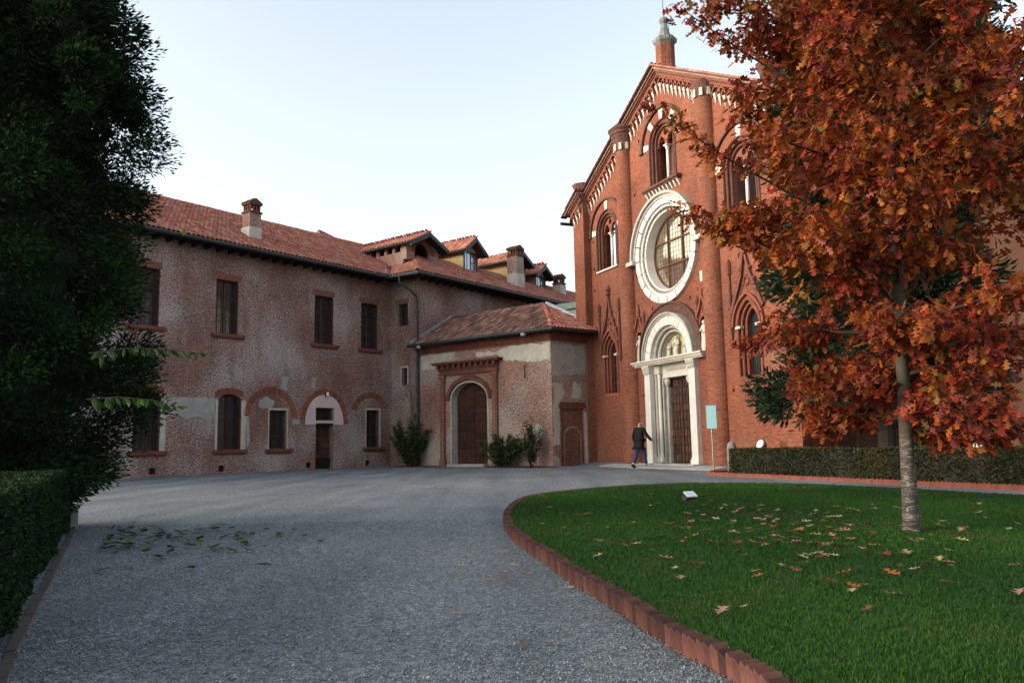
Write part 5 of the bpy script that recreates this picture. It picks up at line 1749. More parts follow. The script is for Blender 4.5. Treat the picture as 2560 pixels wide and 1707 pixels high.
for x in (-7.3, -1.0):
    mb = MB(); mb.lathe([(0.03, 5.58), (0.1, 5.6), (0.11, 5.7), (0.03, 5.74)], (x, -0.62), 8); mb.build('floodlight', M['lead'], ax)
mb = MB()
d_ = (Rc - Ec)
mb.obox(Ec.lerp(Rc, 0.5) + Vector((0.06, 0.1, 0.10)), d_ * 0.5, Vector((0.03, 0.06, 0)), (0, 0, 0.07)); mb.build('flashing', M['lead'], ax)
# rear link block between annex and church with green copper edge
lk = empty('link_building', (2.6, 39.6, 0), AX_RZ, 'grey rendered link wall with green copper edge behind the annex roof', 'building')
mb = MB(); mb.box(-2.2, 1.6, 0, 3, 0, 7.55); mb.build('wall', M['plaster_grey'], lk)
mb = MB(); mb.box(-2.3, 1.7, -0.15, 3, 7.552, 7.85); mb.build('copper_edge', M['copper_green'], lk)

# ------------------------------------------------------------------ orange building and far right
ob = empty('orange_building', (14.85, 25, 0), rad(-6), 'plain orange rendered building at the right edge beyond the hedge', 'building')
mb = MB(); mb.box(0, 16, 0, 9, -0.3, 8.6); mb.build('wall', M['orange_render'], ob)
mb = MB(); mb.prism([(-0.5, 8.602), (16.5, 8.602), (16.5, 8.8), (8, 12.2), (-0.5, 8.8)], -0.5, 9.5); mb.build('roof', M['terracotta'], ob)
mb = MB(); mb.tube([(-0.55, -0.6, 8.7), (16.5, -0.6, 8.7)], 0.09, 8); mb.tube([(0.12, -0.08, 8.65), (0.12, -0.08, 0)], 0.04, 6); mb.build('gutter', M['dark_metal'], ob)
gp = empty('steel_post', (14.3, 24.6, 0), 0, 'tall dark grey post beside the edge of the orange building', 'post')
mb = MB(); mb.lathe([(0.13, 0), (0.13, 0.3), (0.085, 0.32), (0.075, 6.5)], (0, 0), 12); mb.build('shaft', M['dark_metal'], gp, smooth=True)
mb = MB(); mb.tube([(0, 0, 6.5), (0, 0, 6.75), (-0.4, -0.2, 6.95)], 0.05, 8); mb.lathe([(0.05, 6.9), (0.22, 6.86), (0.2, 6.98), (0.05, 7.05)], (-0.5, -0.25), 10); mb.build('lamp_head', M['dark_metal'], gp)
# boundary wall closing the gap
bw = empty('garden_wall', (12.0, 27.5, 0), rad(-10), 'dark shaded brick wall behind the conifer', 'wall')
mb = MB(); mb.box(-4, 6, 0, 0.4, -0.3, 3.2); mb.build('wall', M['flank_brick'], bw)
mb = MB(); mb.box(-4.06, 6.06, -0.06, 0.46, 3.202, 3.3); mb.build('coping', M['terra_dark'], bw)

# ------------------------------------------------------------------ vegetation helpers
def spray_cloud(name, pts, dirs, size, aspect, mats, mi, parent, rs, kind='stuff', curl=0.0):
    """little foliage fans: a bent quad pair per point"""
    n = len(pts)
    pv = np.array([(0, 0, 0), (-0.5 * aspect, 0.45, 0.05), (0, 0.5, 0.12), (0.5 * aspect, 0.45, 0.05), (0, 1.0, -0.05)])
    pf = np.array([(0, 3, 4), (0, 4, 1)])
    d = dirs / np.linalg.norm(dirs, axis=1)[:, None]
    r_ = rs.normal(size=(n, 3))
    a = np.cross(d, r_); a /= np.linalg.norm(a, axis=1)[:, None]
    b = np.cross(a, d)
    Ms = np.zeros((n, 4, 4))
    Ms[:, :3, 0] = a * size[:, None]; Ms[:, :3, 1] = d * size[:, None]; Ms[:, :3, 2] = b * size[:, None]
    Ms[:, :3, 3] = pts
    return scatter(name, pv, pf, Ms, mats, mi, parent, kind=kind)

def foliage_clumps(rs, centers, radii, n, squash=1.0):
    c = rs.randint(0, len(centers), n)
    u = rs.normal(size=(n, 3)); u /= np.linalg.norm(u, axis=1)[:, None]
    rr_ = rs.rand(n) ** (1 / 2.2)
    off = u * (rr_ * radii[c])[:, None]
    off[:, 2] *= squash
    return centers[c] + off, u, c

def conifer(name, loc, label, H, Rf, seed, nclump, nleaf, mats, leaf, trunk_r=0.18, z0=0.2, wts=(0.5, 0.35, 0.15), extra=None, csize=0.5, core=0.0):
    rs = np.random.RandomState(seed)
    root = empty(name, loc, 0, label, 'tree')
    mb = MB(); mb.tube([(0, 0, 0), (0.03, 0, H * 0.4), (0, 0, H * 0.97)], [trunk_r, trunk_r * 0.7, 0.02], 10); mb.build('trunk', M['bark_dark'], root)
    C, Rd = [], []
    mbr = MB()
    for i in range(nclump):
        z = z0 + (H - z0) * rs.rand() ** 1.05
        R = Rf(z)
        a = rs.rand() * 2 * PI
        q = R * (0.66 + 0.34 * rs.rand() ** 0.6)
        lump = 1 + 0.16 * math.sin(3 * a + z * 1.7 + seed) + 0.1 * math.sin(7 * a + z * 3.1)
        C.append((q * lump * math.cos(a), q * lump * math.sin(a), z))
        Rd.append(csize * (0.7 + 0.6 * rs.rand()))
        if i % 3 == 0:
            mbr.tube([(0, 0, max(0.2, z - 0.25 * R)), (C[-1][0] * 0.6, C[-1][1] * 0.6, z - 0.02), C[-1]], [0.035, 0.022, 0.008], 4)
    if extra:
        for e in extra: C.append(e[:3]); Rd.append(e[3])
    mbr.build('branches', M['bark_dark'], root, kind='stuff')
    if core:
        mb = MB()
        prof = []
        z = z0 + 0.1
        zs_ = []
        while z < H * 0.93: zs_.append(z); z += 0.3
        n_ = 22
        vs = []
        for z in zs_:
            for i in range(n_):
                a = 2 * PI * i / n_
                lump = 1 + 0.16 * math.sin(3 * a + z * 1.7 + seed) + 0.1 * math.sin(7 * a + z * 3.1)
                q = Rf(z) * core * lump * rs.uniform(0.86, 1.06)
                vs.append((q * math.cos(a), q * math.sin(a), z + rs.uniform(-0.1, 0.1)))
        fs = [(j * n_ + i, j * n_ + (i + 1) % n_, (j + 1) * n_ + (i + 1) % n_, (j + 1) * n_ + i) for j in range(len(zs_) - 1) for i in range(n_)]
        fs += [tuple(reversed(range(n_))), tuple(range((len(zs_) - 1) * n_, len(zs_) * n_))]
        mb.idx(vs, fs)
        mb.build('opaque_core', mats[0], root, kind='stuff')  # solid dark core added inside so no light shows through the crown
    C, Rd = np.array(C), np.array(Rd)
    P, u, c = foliage_clumps(rs, C, Rd, nleaf, 0.75)
    out = C[c] * np.array([1, 1, 0]); out /= np.maximum(np.linalg.norm(out, axis=1), 0.01)[:, None]
    d = u * 0.8 + out * 0.7 + np.array([0, 0, 0.1]) + rs.normal(0, 0.35, (nleaf, 3))
    tone = rs.rand(len(C))[c] * 0.6 + rs.rand(nleaf) * 0.4
    mi = np.zeros(nleaf, int)
    if len(mats) == 3: mi = np.where(tone > 0.72, 2, np.where(tone > 0.42, 1, 0))
    else: mi = (tone > 0.5).astype(int)
    spray_cloud('crown', P, d, leaf * rs.uniform(0.6, 1.4, nleaf), 0.34, mats, mi, root, rs)
    return root

# big dark conifer on the left
def Rleft(z):
    return float(np.interp(z, [0.3, 1.0, 2.0, 3.5, 4.6, 5.4, 7.0, 9.5], [1.35, 1.6, 1.95, 2.1, 2.0, 1.75, 1.65, 0.4]))
LC = (-6.75, 9.6, 0)
ex = []
rs_ = random.Random(2)
for i in range(34):   # the looser bulge that stands out against the sky
    t = rs_.random()
    ex.append((1.75 + 0.62 * math.sin(t * PI) ** 0.7 + rs_.uniform(-0.3, 0.08), -1.1 + rs_.uniform(-0.5, 0.5), 4.35 + 1.35 * t, 0.14))
left_con = conifer('dark_conifer', LC, 'huge dark green conifer filling the left edge of the view', 9.5, Rleft, 4, 1000, 300000, CON, 0.070, 0.2, 0.35, extra=ex, csize=0.33, core=0.68)

# yew like conifers in front of the church flank
def Ry(z):
    return float(np.interp(z, [1.5, 2.1, 3.2, 4.7, 6, 8.5, 12, 14.5], [2.3, 2.95, 1.9, 2.1, 1.9, 1.8, 1.5, 0.4]))
conifer('yew_tree', (9.15, 19.9, 0), 'tall dark yew standing between the church corner and the autumn oak', 14.5, Ry, 9, 420, 100000, YEW, 0.20, 0.22, 1.6, csize=0.62, core=0.6)
def Ry2(z):
    return float(np.interp(z, [0.8, 2.0, 5, 9, 12.5], [0.6, 0.7, 0.8, 0.8, 0.2]))
conifer('yew_tree', (12.2, 22.9, 0), 'slim dark yew filling the gap left of the orange building', 12.5, Ry2, 15, 220, 45000, YEW, 0.20, 0.2, 0.4, csize=0.4, core=0.7)

def Ry3(z):
    return float(np.interp(z, [4, 10, 16, 22, 25], [3.5, 5.0, 5.2, 3.6, 0.8]))
conifer('yew_tree', (20.5, 38.5, 0), 'tallest dark evergreen rising behind the orange building', 25, Ry3, 19, 330, 42000, YEW, 0.42, 0.35, 4.0, csize=1.1, core=0.75)

# ------------------------------------------------------------------ hedges
def hedge(name, A, B, width, H, label, mats, wts, seed, dens=900, leaf=0.035, z0=0.04, noisy=0.02):
    rs = np.random.RandomState(seed)
    A, B = Vector((*A, 0)), Vector((*B, 0))
    L_ = (B - A).length
    ang = math.atan2(B.y - A.y, B.x - A.x)
    root = empty(name, A, ang, label, 'hedge')
    mb = MB()
    mb.box(0.05, L_ - 0.05, 0.05, width - 0.05, z0, H - 0.05); mb.build('inner_branches', M['bark_dark'], root)
    areas = [L_ * H, L_ * width, width * H, width * H, L_ * H * 0.3]
    N = int(sum(areas) * dens)
    f = rs.choice(5, N, p=np.array(areas) / sum(areas))
    u, v = rs.rand(N), rs.rand(N)
    P = np.zeros((N, 3)); Nn = np.zeros((N, 3))
    for k in range(5):
        s = f == k
        if k == 0: P[s] = np.stack([u[s] * L_, 0 * u[s], z0 + v[s] * (H - z0)], 1); Nn[s] = (0, -1, 0)
        if k == 1: P[s] = np.stack([u[s] * L_, v[s] * width, H + 0 * u[s]], 1); Nn[s] = (0, 0, 1)
        if k == 2: P[s] = np.stack([0 * u[s], u[s] * width, z0 + v[s] * (H - z0)], 1); Nn[s] = (-1, 0, 0)
        if k == 3: P[s] = np.stack([L_ + 0 * u[s], u[s] * width, z0 + v[s] * (H - z0)], 1); Nn[s] = (1, 0, 0)
        if k == 4: P[s] = np.stack([u[s] * L_, width + 0 * u[s], z0 + v[s] * (H - z0)], 1); Nn[s] = (0, 1, 0)
    wob = noisy * (np.sin(P[:, 0] * 2.1 + seed) + np.sin(P[:, 0] * 5.3 + P[:, 2] * 4) * 0.6)
    P -= Nn * (rs.rand(N) ** 1.5 * 0.07 + 0.012)[:, None] - Nn * wob[:, None]
    d = Nn + rs.normal(0, 0.8, (N, 3))
    reg = np.sin(P[:, 0] * 1.1 + seed) + 0.6 * np.sin(P[:, 0] * 2.7) + rs.normal(0, 0.5, N)
    mi = np.zeros(N, int) + (rs.rand(N) < 0.4)
    if len(mats) == 3: mi = np.where((reg > 1.35) | ((f == 1) & (rs.rand(N) < 0.5)), 2, mi)
    spray_cloud('foliage', P, d, leaf * rs.uniform(0.6, 1.4, N), 0.8, mats, mi, root, rs)
    return root
hd = Vector((8.83 - 5.65, 14.25 - 22.3, 0)).normalized()
hA = Vector((6.02, 22.75, 0))
hB = hA + hd * 9.4
hedge('clipped_hedge', hA[:2], hB[:2], 1.0, 0.72, 'long low dark clipped hedge behind the red brick edging', HDG, None, 21, dens=2600, leaf=0.042)
hC = hB + Vector((0.1, -0.14, 0))
hedge('clipped_hedge', hC[:2], (hC + hd * 4)[:2], 1.0, 0.76, 'brownish clipped hedge continuing at the far right', HDB, None, 22, dens=2200, leaf=0.042)
# left hedge with kerb
kA, kB = Vector((-6.0, 11.2, 0)), Vector((-2.06, 3.25, 0))
kd = (kB - kA).normalized()
hedge('clipped_hedge', (kB + Vector((-0.05, -0.03, 0)))[:2], (kA + Vector((-0.05, -0.03, 0)))[:2], 1.6, 0.78, 'dark clipped hedge along the gravel at the left edge', [CON[1], CON[0]], None, 23, dens=6500, leaf=0.026)
lk_ = empty('kerb', kA, math.atan2(kd.y, kd.x), 'low dark kerb stones between left hedge and gravel', 'kerb')
mb = MB(); mb.box(0, 0.97, -0.03, 0.03, -0.05, 0.025, taper=0.006); me_k = mb.mesh('kerb_stone', M['kerb_dark'])
for i in range(9): inst('kerb_stone', me_k, lk_, Matrix.Translation((i * 1.0, rnd.uniform(-0.006, 0.006), rnd.uniform(-0.006, 0.004))))
sp_ = empty('stone_post', (-5.72, 10.6, 0), rad(25), 'small grey stone post with pale top at the end of the left hedge', 'post')
mb = MB(); mb.box(-0.055, 0.055, -0.055, 0.055, 0, 0.27, taper=0.004); mb.build('shaft', M['kerb'], sp_)
mb = MB(); mb.box(-0.065, 0.065, -0.065, 0.065, 0.272, 0.31, taper=0.012); mb.build('cap', M['white_stone'], sp_)

# ------------------------------------------------------------------ shrubs at the annex
def shrub(loc, label, stems, H, spread, nleaf, seed, flowers=0, leaf=0.13):
    rs = np.random.RandomState(seed)
    root = empty('shrub', loc, 0, label, 'shrub', 'shrubs against the annex wall')
    mb = MB()
    P, D = [], []
    for i in range(stems):
        a = rs.rand() * 2 * PI; q = spread * rs.rand() ** 0.6; h = H * rs.uniform(0.6, 1.0) * (1 - 0.35 * q / spread)
        pts = [Vector((0.12 * q * math.cos(a), 0.12 * q * math.sin(a), 0)), Vector((0.55 * q * math.cos(a), 0.4 * q * math.sin(a), h * 0.5)), Vector((q * math.cos(a), 0.55 * q * math.sin(a), h))]
        mb.tube(pts, [0.014, 0.01, 0.004], 4)
        m = nleaf // stems
        t = rs.uniform(0.12, 1.0, m)
        p0, p1, p2 = [np.array(p_) for p_ in pts]
        Q = (1 - t)[:, None] ** 2 * p0 + (2 * t * (1 - t))[:, None] * p1 + (t ** 2)[:, None] * p2
        u = rs.normal(size=(m, 3)); u[:, 2] = np.abs(u[:, 2]) * 0.8 + 0.2
        P.append(Q + rs.normal(0, 0.04, (m, 3))); D.append(u)
    mb.build('stems', M['twig'], root, kind='stuff')
    P, D = np.concatenate(P), np.concatenate(D)
    n = len(P)
    spray_cloud('foliage', P, D, leaf * rs.uniform(0.6, 1.3, n), 0.32, OLE, (rs.rand(n) < 0.4).astype(int), root, rs)
    for i in range(flowers):
        q = P[rs.randint(n)]
        mb = MB()
        for k in range(5):
            a = 2 * PI * k / 5
            mb.face([(0, 0, 0), (0.035 * math.cos(a - 0.5), 0.035 * math.sin(a - 0.5), 0.02), (0.055 * math.cos(a), 0.055 * math.sin(a), 0.025), (0.035 * math.cos(a + 0.5), 0.035 * math.sin(a + 0.5), 0.02)])
        f_ = mb.build('flower', M['flower'], root)
        f_.location = Vector(q) + Vector((0.0, -0.12, 0.02)); f_.rotation_euler = (rad(70), 0, rs.rand() * 3)
AM = Matrix.Translation(AX_LOC) @ Matrix.Rotation(AX_RZ, 4, 'Z')
shrub(AM @ Vector((-7.75, -0.75, 0)), 'dark feathery shrub at the foot of the dark downspout', 34, 2.75, 0.95, 5200, 31, leaf=0.16)
shrub(AM @ Vector((-2.15, -0.75, 0)), 'broad dark oleander shrub right of the annex doors', 34, 1.75, 1.25, 5200, 32, 2)
shrub(AM @ Vector((-0.65, -0.7, 0)), 'slim upright oleander with pink flowers at the annex corner', 14, 2.35, 0.5, 1900, 33, 3)
mb = MB()
def bedring(mb, cx, hw, d):
    pts = [AM @ Vector((cx + hw * math.cos(PI + PI * i / 10), -0.02 + d * math.sin(PI + PI * i / 10), 0.03)) for i in range(11)]
    mb.face(pts)
bedring(mb, -1.6, 1.9, 1.25); bedring(mb, -7.7, 1.3, 1.3)
mb.build('planting_soil', M['soil'], kind='structure')

# paving in front of the portal
pv_ = MB()
def CP(x, y, z=0.0): return RC @ Vector((x, y, z))
for i in range(9):
    x0 = -4.4 + i * 0.98
    y0 = -1.45
    pts = [CP(x0, y0), CP(x0 + 0.95, y0), CP(x0 + 0.95, -0.66), CP(x0, -0.66)]
    pts = [Vector((p_.x, p_.y, gz(p_.x, p_.y) + 0.022)) for p_ in pts]
    b = MB(); b.face(pts); low = [Vector((p_.x, p_.y, p_.z - 0.06)) for p_ in pts]
    for k in range(4): b.face([low[k], low[(k + 1) % 4], pts[(k + 1) % 4], pts[k]])
    if i == 0: pav = empty('portal_paving', (0, 0, 0)); pav['kind'] = 'structure'
    b.build('paving_slab', M['paving'], pav)

# ------------------------------------------------------------------ signboard, floodlights, small posts
sg = empty('signboard', (6.11, 24.96, 0), rad(-8), 'pale blue notice board on a thin grey pole beside the portal', 'sign')
mb = MB(); mb.tube([(0, 0, 0), (0, 0, 2.0)], 0.022, 10); mb.build('pole', M['grey_metal'], sg)
mb = MB(); mb.box(-0.15, 0.15, -0.045, -0.023, 1.33, 2.04); mb.build('board', M['sign_blue'], sg)
mb = MB()
for k, wd_ in enumerate((0.2, 0.17, 0.2, 0.13, 0.19, 0.16, 0.1)):
    z = 1.96 - k * 0.085
    mb.box(-wd_ / 2, wd_ / 2, -0.0475, -0.0455, z - 0.012, z + 0.008)
mb.build('faded_lines', M['sign_line'], sg)
mb = MB(); mb.box(-0.05, 0.42, -0.16, 0.16, 0.012, 0.045); mb.build('foot_slab', M['iron'], sg)  # thin dark slab at the pole foot, reaching out to one side

def floodlight(loc, rz, label, h, s=1.0):
    r_ = empty('floodlight', loc, rz, label, 'floodlight', 'round floodlights behind the hedge', s)
    mb = MB(); mb.tube([(0, 0, 0), (0, 0, h)], 0.05, 10); mb.box(-0.07, 0.07, -0.05, 0.05, h, h + 0.1); mb.build('post', M['grey_metal'], r_)
    mb = MB()
    prof = [(0.02, -0.16), (0.09, -0.14), (0.14, -0.06), (0.17, 0.0), (0.18, 0.02), (0.165, 0.03)]
    mb.lathe(prof, (0, 0), 18)
    o = mb.build('housing', M['dark_metal'], r_, smooth=True)
    T = Matrix.Translation((-0.12, -0.02, h + 0.2)) @ Matrix.Rotation(rad(-62), 4, 'Y')
    o.matrix_local = T
    mb = MB(); mb.lathe([(0.155, 0.032), (0.12, 0.062), (0.06, 0.08), (0.005, 0.085)], (0, 0), 18)
    o = mb.build('glass_lens', M['white_paint'], r_, smooth=True); o.matrix_local = T
floodlight((7.45, 24.2, 0), rad(25), 'round floodlight on a short post against the church wall', 0.62)
floodlight((10.9, 18.9, 0), rad(10), 'round white floodlight on a short post near the orange building', 0.55, 0.95)
bo = empty('stone_bollard', (6.75, 25.2, 0), 0, 'short pale round topped stone bollard peeping over the hedge end', 'bollard')
mb = MB(); mb.lathe([(0.15, 0), (0.14, 0.78), (0.12, 0.86), (0.07, 0.91), (0.01, 0.93)], (0, 0), 14); mb.build('stone', M['kerb'], bo, smooth=True)
ll = empty('lawn_spotlight', (2.58, 12.05, 0.085), rad(32), 'small white rectangular spotlight tilted on the lawn', 'lamp')
mb = MB(); mb.obox((0, 0.03, 0.055), Vector((0.085, 0, 0.0)), Vector((0, 0.045, 0.0)), Vector((0, -0.01, 0.04))); mb.build('housing', M['dark_metal'], ll)
mb = MB(); mb.obox((0.0, -0.01, 0.105), Vector((0.095, 0, 0)), Vector((0, 0.05, 0.035)), Vector((0, -0.005, 0.007))); mb.build('white_face', M['white_paint'], ll)
mb = MB(); mb.box(-0.02, 0.02, 0.0, 0.04, -0.01, 0.03); mb.build('foot', M['iron'], ll)

# ------------------------------------------------------------------ oak tree
def oak_leaf(lobes=True):
    prof = [(0.0, 0.012), (0.12, 0.05), (0.24, 0.22), (0.30, 0.07), (0.40, 0.10), (0.52, 0.42), (0.58, 0.12), (0.68, 0.12), (0.80, 0.30), (0.85, 0.08), (1.0, 0.0)] if lobes else \
           [(0.0, 0.012), (0.22, 0.20), (0.32, 0.07), (0.52, 0.40), (0.62, 0.10), (0.80, 0.28), (1.0, 0.0)]
    v, f = [], []
    for t, w_ in prof:
        bend = -0.12 * t * t
        v += [(-w_, t, bend - 0.10 * w_), (0, t, bend + 0.02), (w_, t, bend - 0.10 * w_)]
    for i in range(len(prof) - 1):
        a = i * 3
        f += [(a, a + 1, a + 4), (a, a + 4, a + 3), (a + 1, a + 2, a + 5), (a + 1, a + 5, a + 4)]
    return np.array(v), np.array(f)
OLV, OLF = oak_leaf(True)
OLV2, OLF2 = oak_leaf(False)
OAK_P = Vector((3.71, 7.7, 0.07))
oak = empty('oak_tree', OAK_P, 0, 'young red oak with orange and red autumn leaves on the lawn', 'tree')
def oak_tree():
    rs = np.random.RandomState(12)
    mb = MB()
    tp = [(0, 0, -0.05), (0.0, 0, 0.1), (0.01, 0, 0.6), (0.02, 0, 1.15), (0.05, 0, 1.9), (0.06, 0, 2.6), (0.09, 0.02, 3.5), (0.10, 0.02, 4.6), (0.12, 0, 5.8), (0.15, 0, 7.2)]
    mb.tube(tp, [0.112, 0.076, 0.064, 0.058, 0.055, 0.055, 0.045, 0.034, 0.022, 0.008], 14)
    mb.build('trunk', M['trunk'], oak, smooth=True)
    def Rz(z): return 0.95 * float(np.interp(z, [1.0, 1.35, 1.9, 2.35, 2.9, 3.6, 4.6, 5.6, 6.6, 7.6], [0.3, 0.7, 1.0, 1.25, 1.75, 1.95, 1.8, 1.5, 1.1, 0.3]))
    tips, tdir = [], []
    br = MB()
    nb = 64
    for i in range(nb):
        z0 = 0.98 + 5.6 * (i / nb) ** 0.95 + rs.uniform(-0.05, 0.05)
        a = i * 2.39996 + rs.uniform(-0.3, 0.3)
        elev = rs.uniform(0.25, 0.7) + 0.06 * z0
        zt = z0 + 0.25 + 0.55 * elev
        L_ = (Rz(min(7.4, zt)) + 0.12 * max(0, math.cos(a)) * max(0, min(1, (3.6 - zt) / 1.5))) * rs.uniform(0.8, 1.06)
        dx, dy = math.cos(a), math.sin(a)
        xx = np.interp(z0, [q[2] for q in tp], [q[0] for q in tp])
        rise = L_ * math.tan(elev) * 0.62
        if z0 < 2.0: rise *= 0.5
        P = [Vector((xx, 0, z0))]
        for t in (0.2, 0.4, 0.6, 0.8, 1.0):
            sag = -0.16 * t * t if z0 < 2.2 else -0.06 * t * t
            P.append(Vector((xx + dx * L_ * t + rs.uniform(-0.04, 0.04), dy * L_ * t + rs.uniform(-0.04, 0.04), z0 + rise * t ** 0.8 + sag + rs.uniform(-0.03, 0.03))))
        r0 = 0.026 - 0.002 * z0
        br.tube(P, [r0 * (1 - 0.15 * k) for k in range(6)], 5)
        tips.append(P[-1]); tdir.append((P[-1] - P[-2]).normalized())
        # side twigs
        for k in range(11):
            t = rs.uniform(0.08, 1.0)
            j = min(4, int(t * 5)); b0 = P[j].lerp(P[j + 1], t * 5 - j)
            s = 1 if k % 2 else -1
            ta = a + s * rs.uniform(0.5, 1.2)
            tl = 0.48 * (1.15 - 0.5 * t) * rs.uniform(0.7, 1.25)
            e = rs.uniform(-0.25, 0.7)
            d = Vector((math.cos(ta) * math.cos(e), math.sin(ta) * math.cos(e), math.sin(e)))
            e1 = b0 + d * tl * 0.55 + Vector((0, 0, 0.01)); e2 = b0 + d * tl + Vector((0, 0, -0.03))
            br.tube([b0, e1, e2], [0.008, 0.005, 0.003], 4)
            for q in (0.3, 0.55, 0.8, 1.0):
                tips.append(b0.lerp(e2, q)); tdir.append(d)
        for t in (0.12, 0.28, 0.45, 0.6, 0.75, 0.9):
            j = min(4, int(t * 5)); tips.append(P[j].lerp(P[j + 1], t * 5 - j)); tdir.append((P[j + 1] - P[j]).normalized())
    # long stray leaders to the left
    for (x, y, z), (x2, y2, z2) in (((-1.6, -0.3, 3.55), (-2.25, -0.45, 3.95)), ((-1.4, -0.2, 4.7), (-2.0, -0.3, 5.1)), ((-1.45, 0.1, 2.95), (-2.0, 0.0, 3.15))):
        br.tube([(x * 0.4, y * 0.4, z - 0.5), (x, y, z), (x2, y2, z2)], [0.015, 0.009, 0.004], 5)
        for q in np.linspace(0, 1, 10): tips.append(Vector((x + (x2 - x) * q, y + (y2 - y) * q, z + (z2 - z) * q))); tdir.append(Vector((-1, 0, 0.3)))
    br.build('branches', M['twig'], oak, kind='stuff')
    T = np.array(tips); D = np.array(tdir)
    m = 13
    n = len(T) * m
    base = np.repeat(T, m, 0) + rs.normal(0, 0.055, (n, 3))
    dd_ = np.repeat(D, m, 0) * 0.55 + rs.normal(0, 0.75, (n, 3)) + np.array([0, 0, -0.55])
    dd_ /= np.linalg.norm(dd_, axis=1)[:, None]
    up_ = rs.normal(0, 0.45, (n, 3)) + np.array([0, 0, 1.0])
    a = np.cross(dd_, up_); a /= np.linalg.norm(a, axis=1)[:, None]
    b = np.cross(a, dd_)
    sz = rs.uniform(0.065, 0.122, n)
    Ms = np.zeros((n, 4, 4)); Ms[:, 3, 3] = 1
    wsc = rs.uniform(0.8, 1.15, n)
    Ms[:, :3, 0] = a * (sz * wsc)[:, None]; Ms[:, :3, 1] = dd_ * sz[:, None]; Ms[:, :3, 2] = b * sz[:, None]
    Ms[:, :3, 3] = base + dd_ * 0.02
    # colour families change from twig to twig
    fam = rs.choice(8, len(T), p=[0.22, 0.24, 0.16, 0.15, 0.06, 0.08, 0.04, 0.05])
    zz = T[:, 2]
    low = (zz < 2.3) & (rs.rand(len(T)) < 0.45)
    fam[low] = rs.choice([2, 3, 7], low.sum(), p=[0.5, 0.35, 0.15])
    mi = np.repeat(fam, m)
    sw = rs.rand(n) < 0.35
    mi[sw] = rs.choice(8, sw.sum(), p=[0.26, 0.22, 0.16, 0.12, 0.08, 0.08, 0.03, 0.05])
    # size in the picture decides which leaves stand alone
    Wp = Ms[:, :3, 3] + np.array(OAK_P) - np.array([0, 0, CAM_H])
    dist = np.linalg.norm(Wp, axis=1)
    vis = np.abs(Wp[:, 0]) < Wp[:, 1] * 0.63
    zok = Wp[:, 2] < Wp[:, 1] * 0.58
    score = sz / dist * (vis & zok)
    order = np.argsort(-score)
    single = order[:300]; rest = order[300:]
    mes = []
    for k in range(8):
        me = bpy.data.meshes.new('leaf'); me.from_pydata([tuple(q) for q in OLV], [], [tuple(int(x) for x in q) for q in OLF]); me.materials.append(OAK[k]); me.update(); mes.append(me)
    for i in single: inst('leaf', mes[mi[i]], oak, Matrix(Ms[i].tolist()))
    scatter('leaves', OLV2, OLF2, Ms[rest], OAK, mi[rest], oak, kind='stuff')
    print('oak leaves', n)
oak_tree()

# ------------------------------------------------------------------ fallen leaves, one by one
def flat_leaf_mesh(name, mat, v=OLV, f=OLF, curl=0.25, seed=0):
    r_ = random.Random(seed)
    k1, k2 = r_.uniform(-0.2, 0.7) * curl * 3, r_.uniform(0.2, 1.2) * curl
    V = [(x, y - 0.5, 0.35 * k1 * (y - 0.5) ** 2 + abs(x) * k2 + 0.02 * math.sin(9 * y)) for x, y, z in v]
    me = bpy.data.meshes.new(name); me.from_pydata(V, [], [tuple(int(i) for i in q) for q in f]); me.materials.append(mat); me.update()
    return me
DRYN = ['dry tan', 'faded pink brown', 'dark red', 'orange', 'dark brown']
FM = [[flat_leaf_mesh('fallen_leaf', m, seed=i * 5 + k) for k in range(4)] for i, m in enumerate(DRY)]
def place_leaf(x, y, z, kind, size, where, group, tilt=0.25):
    o = bpy.data.objects.new('fallen_leaf', rnd.choice(FM[kind]))
    COL.objects.link(o)
    o.location = (x, y, z)
    o.rotation_euler = (rnd.uniform(-tilt, tilt), rnd.uniform(-tilt, tilt), rnd.uniform(0, 2 * PI))
    o.scale = (size,) * 3
    sz = 'large ' if size > 0.115 else 'small ' if size < 0.092 else ''
    if 'lawn' in where:
        d = math.hypot(x - 3.71, y - 7.7)
        where += ' ' + ('right at the oak trunk' if d < 0.8 else 'close to the camera' if y < 5.6 else 'far behind the oak' if y > 10.3 else 'right of the oak' if x > 4.4 else 'near the white spotlight side' if y > 9 else
                        'near the brick edging' if x < 1.3 else 'left of the oak' if y > 7.3 else 'in front of the oak')
    tag(o, '%s%s oak leaf %s' % (sz, DRYN[kind], where), 'leaf', group)
n = 0
r2 = random.Random(77)
while n < 230:
    # densest in a drift left of and below the trunk
    t = r2.random()
    if t < 0.42: x, y = r2.gauss(2.4, 0.85), r2.gauss(7.9, 1.5)
    elif t < 0.66: x, y = r2.gauss(3.9, 1.4), r2.gauss(8.3, 1.5)
    elif t < 0.84: x, y = r2.uniform(1.0, 4.2), r2.uniform(4.2, 7.0)
    else: x, y = r2.uniform(0.3, 5.5), r2.uniform(6, 13.5)
    if not inside(LAWN, x, y) or x < 0.25 or y < 3.9 or abs(x) > y * 0.66: continue
    if math.hypot(x - 3.71, y - 7.7) < 0.12: continue
    k = r2.choices(range(5), [0.40, 0.22, 0.14, 0.12, 0.12])[0]
    place_leaf(x, y, 0.118 + r2.uniform(-0.006, 0.012), k, r2.uniform(0.075, 0.135), 'lying on the lawn', 'oak leaves fallen on the lawn')
    n += 1
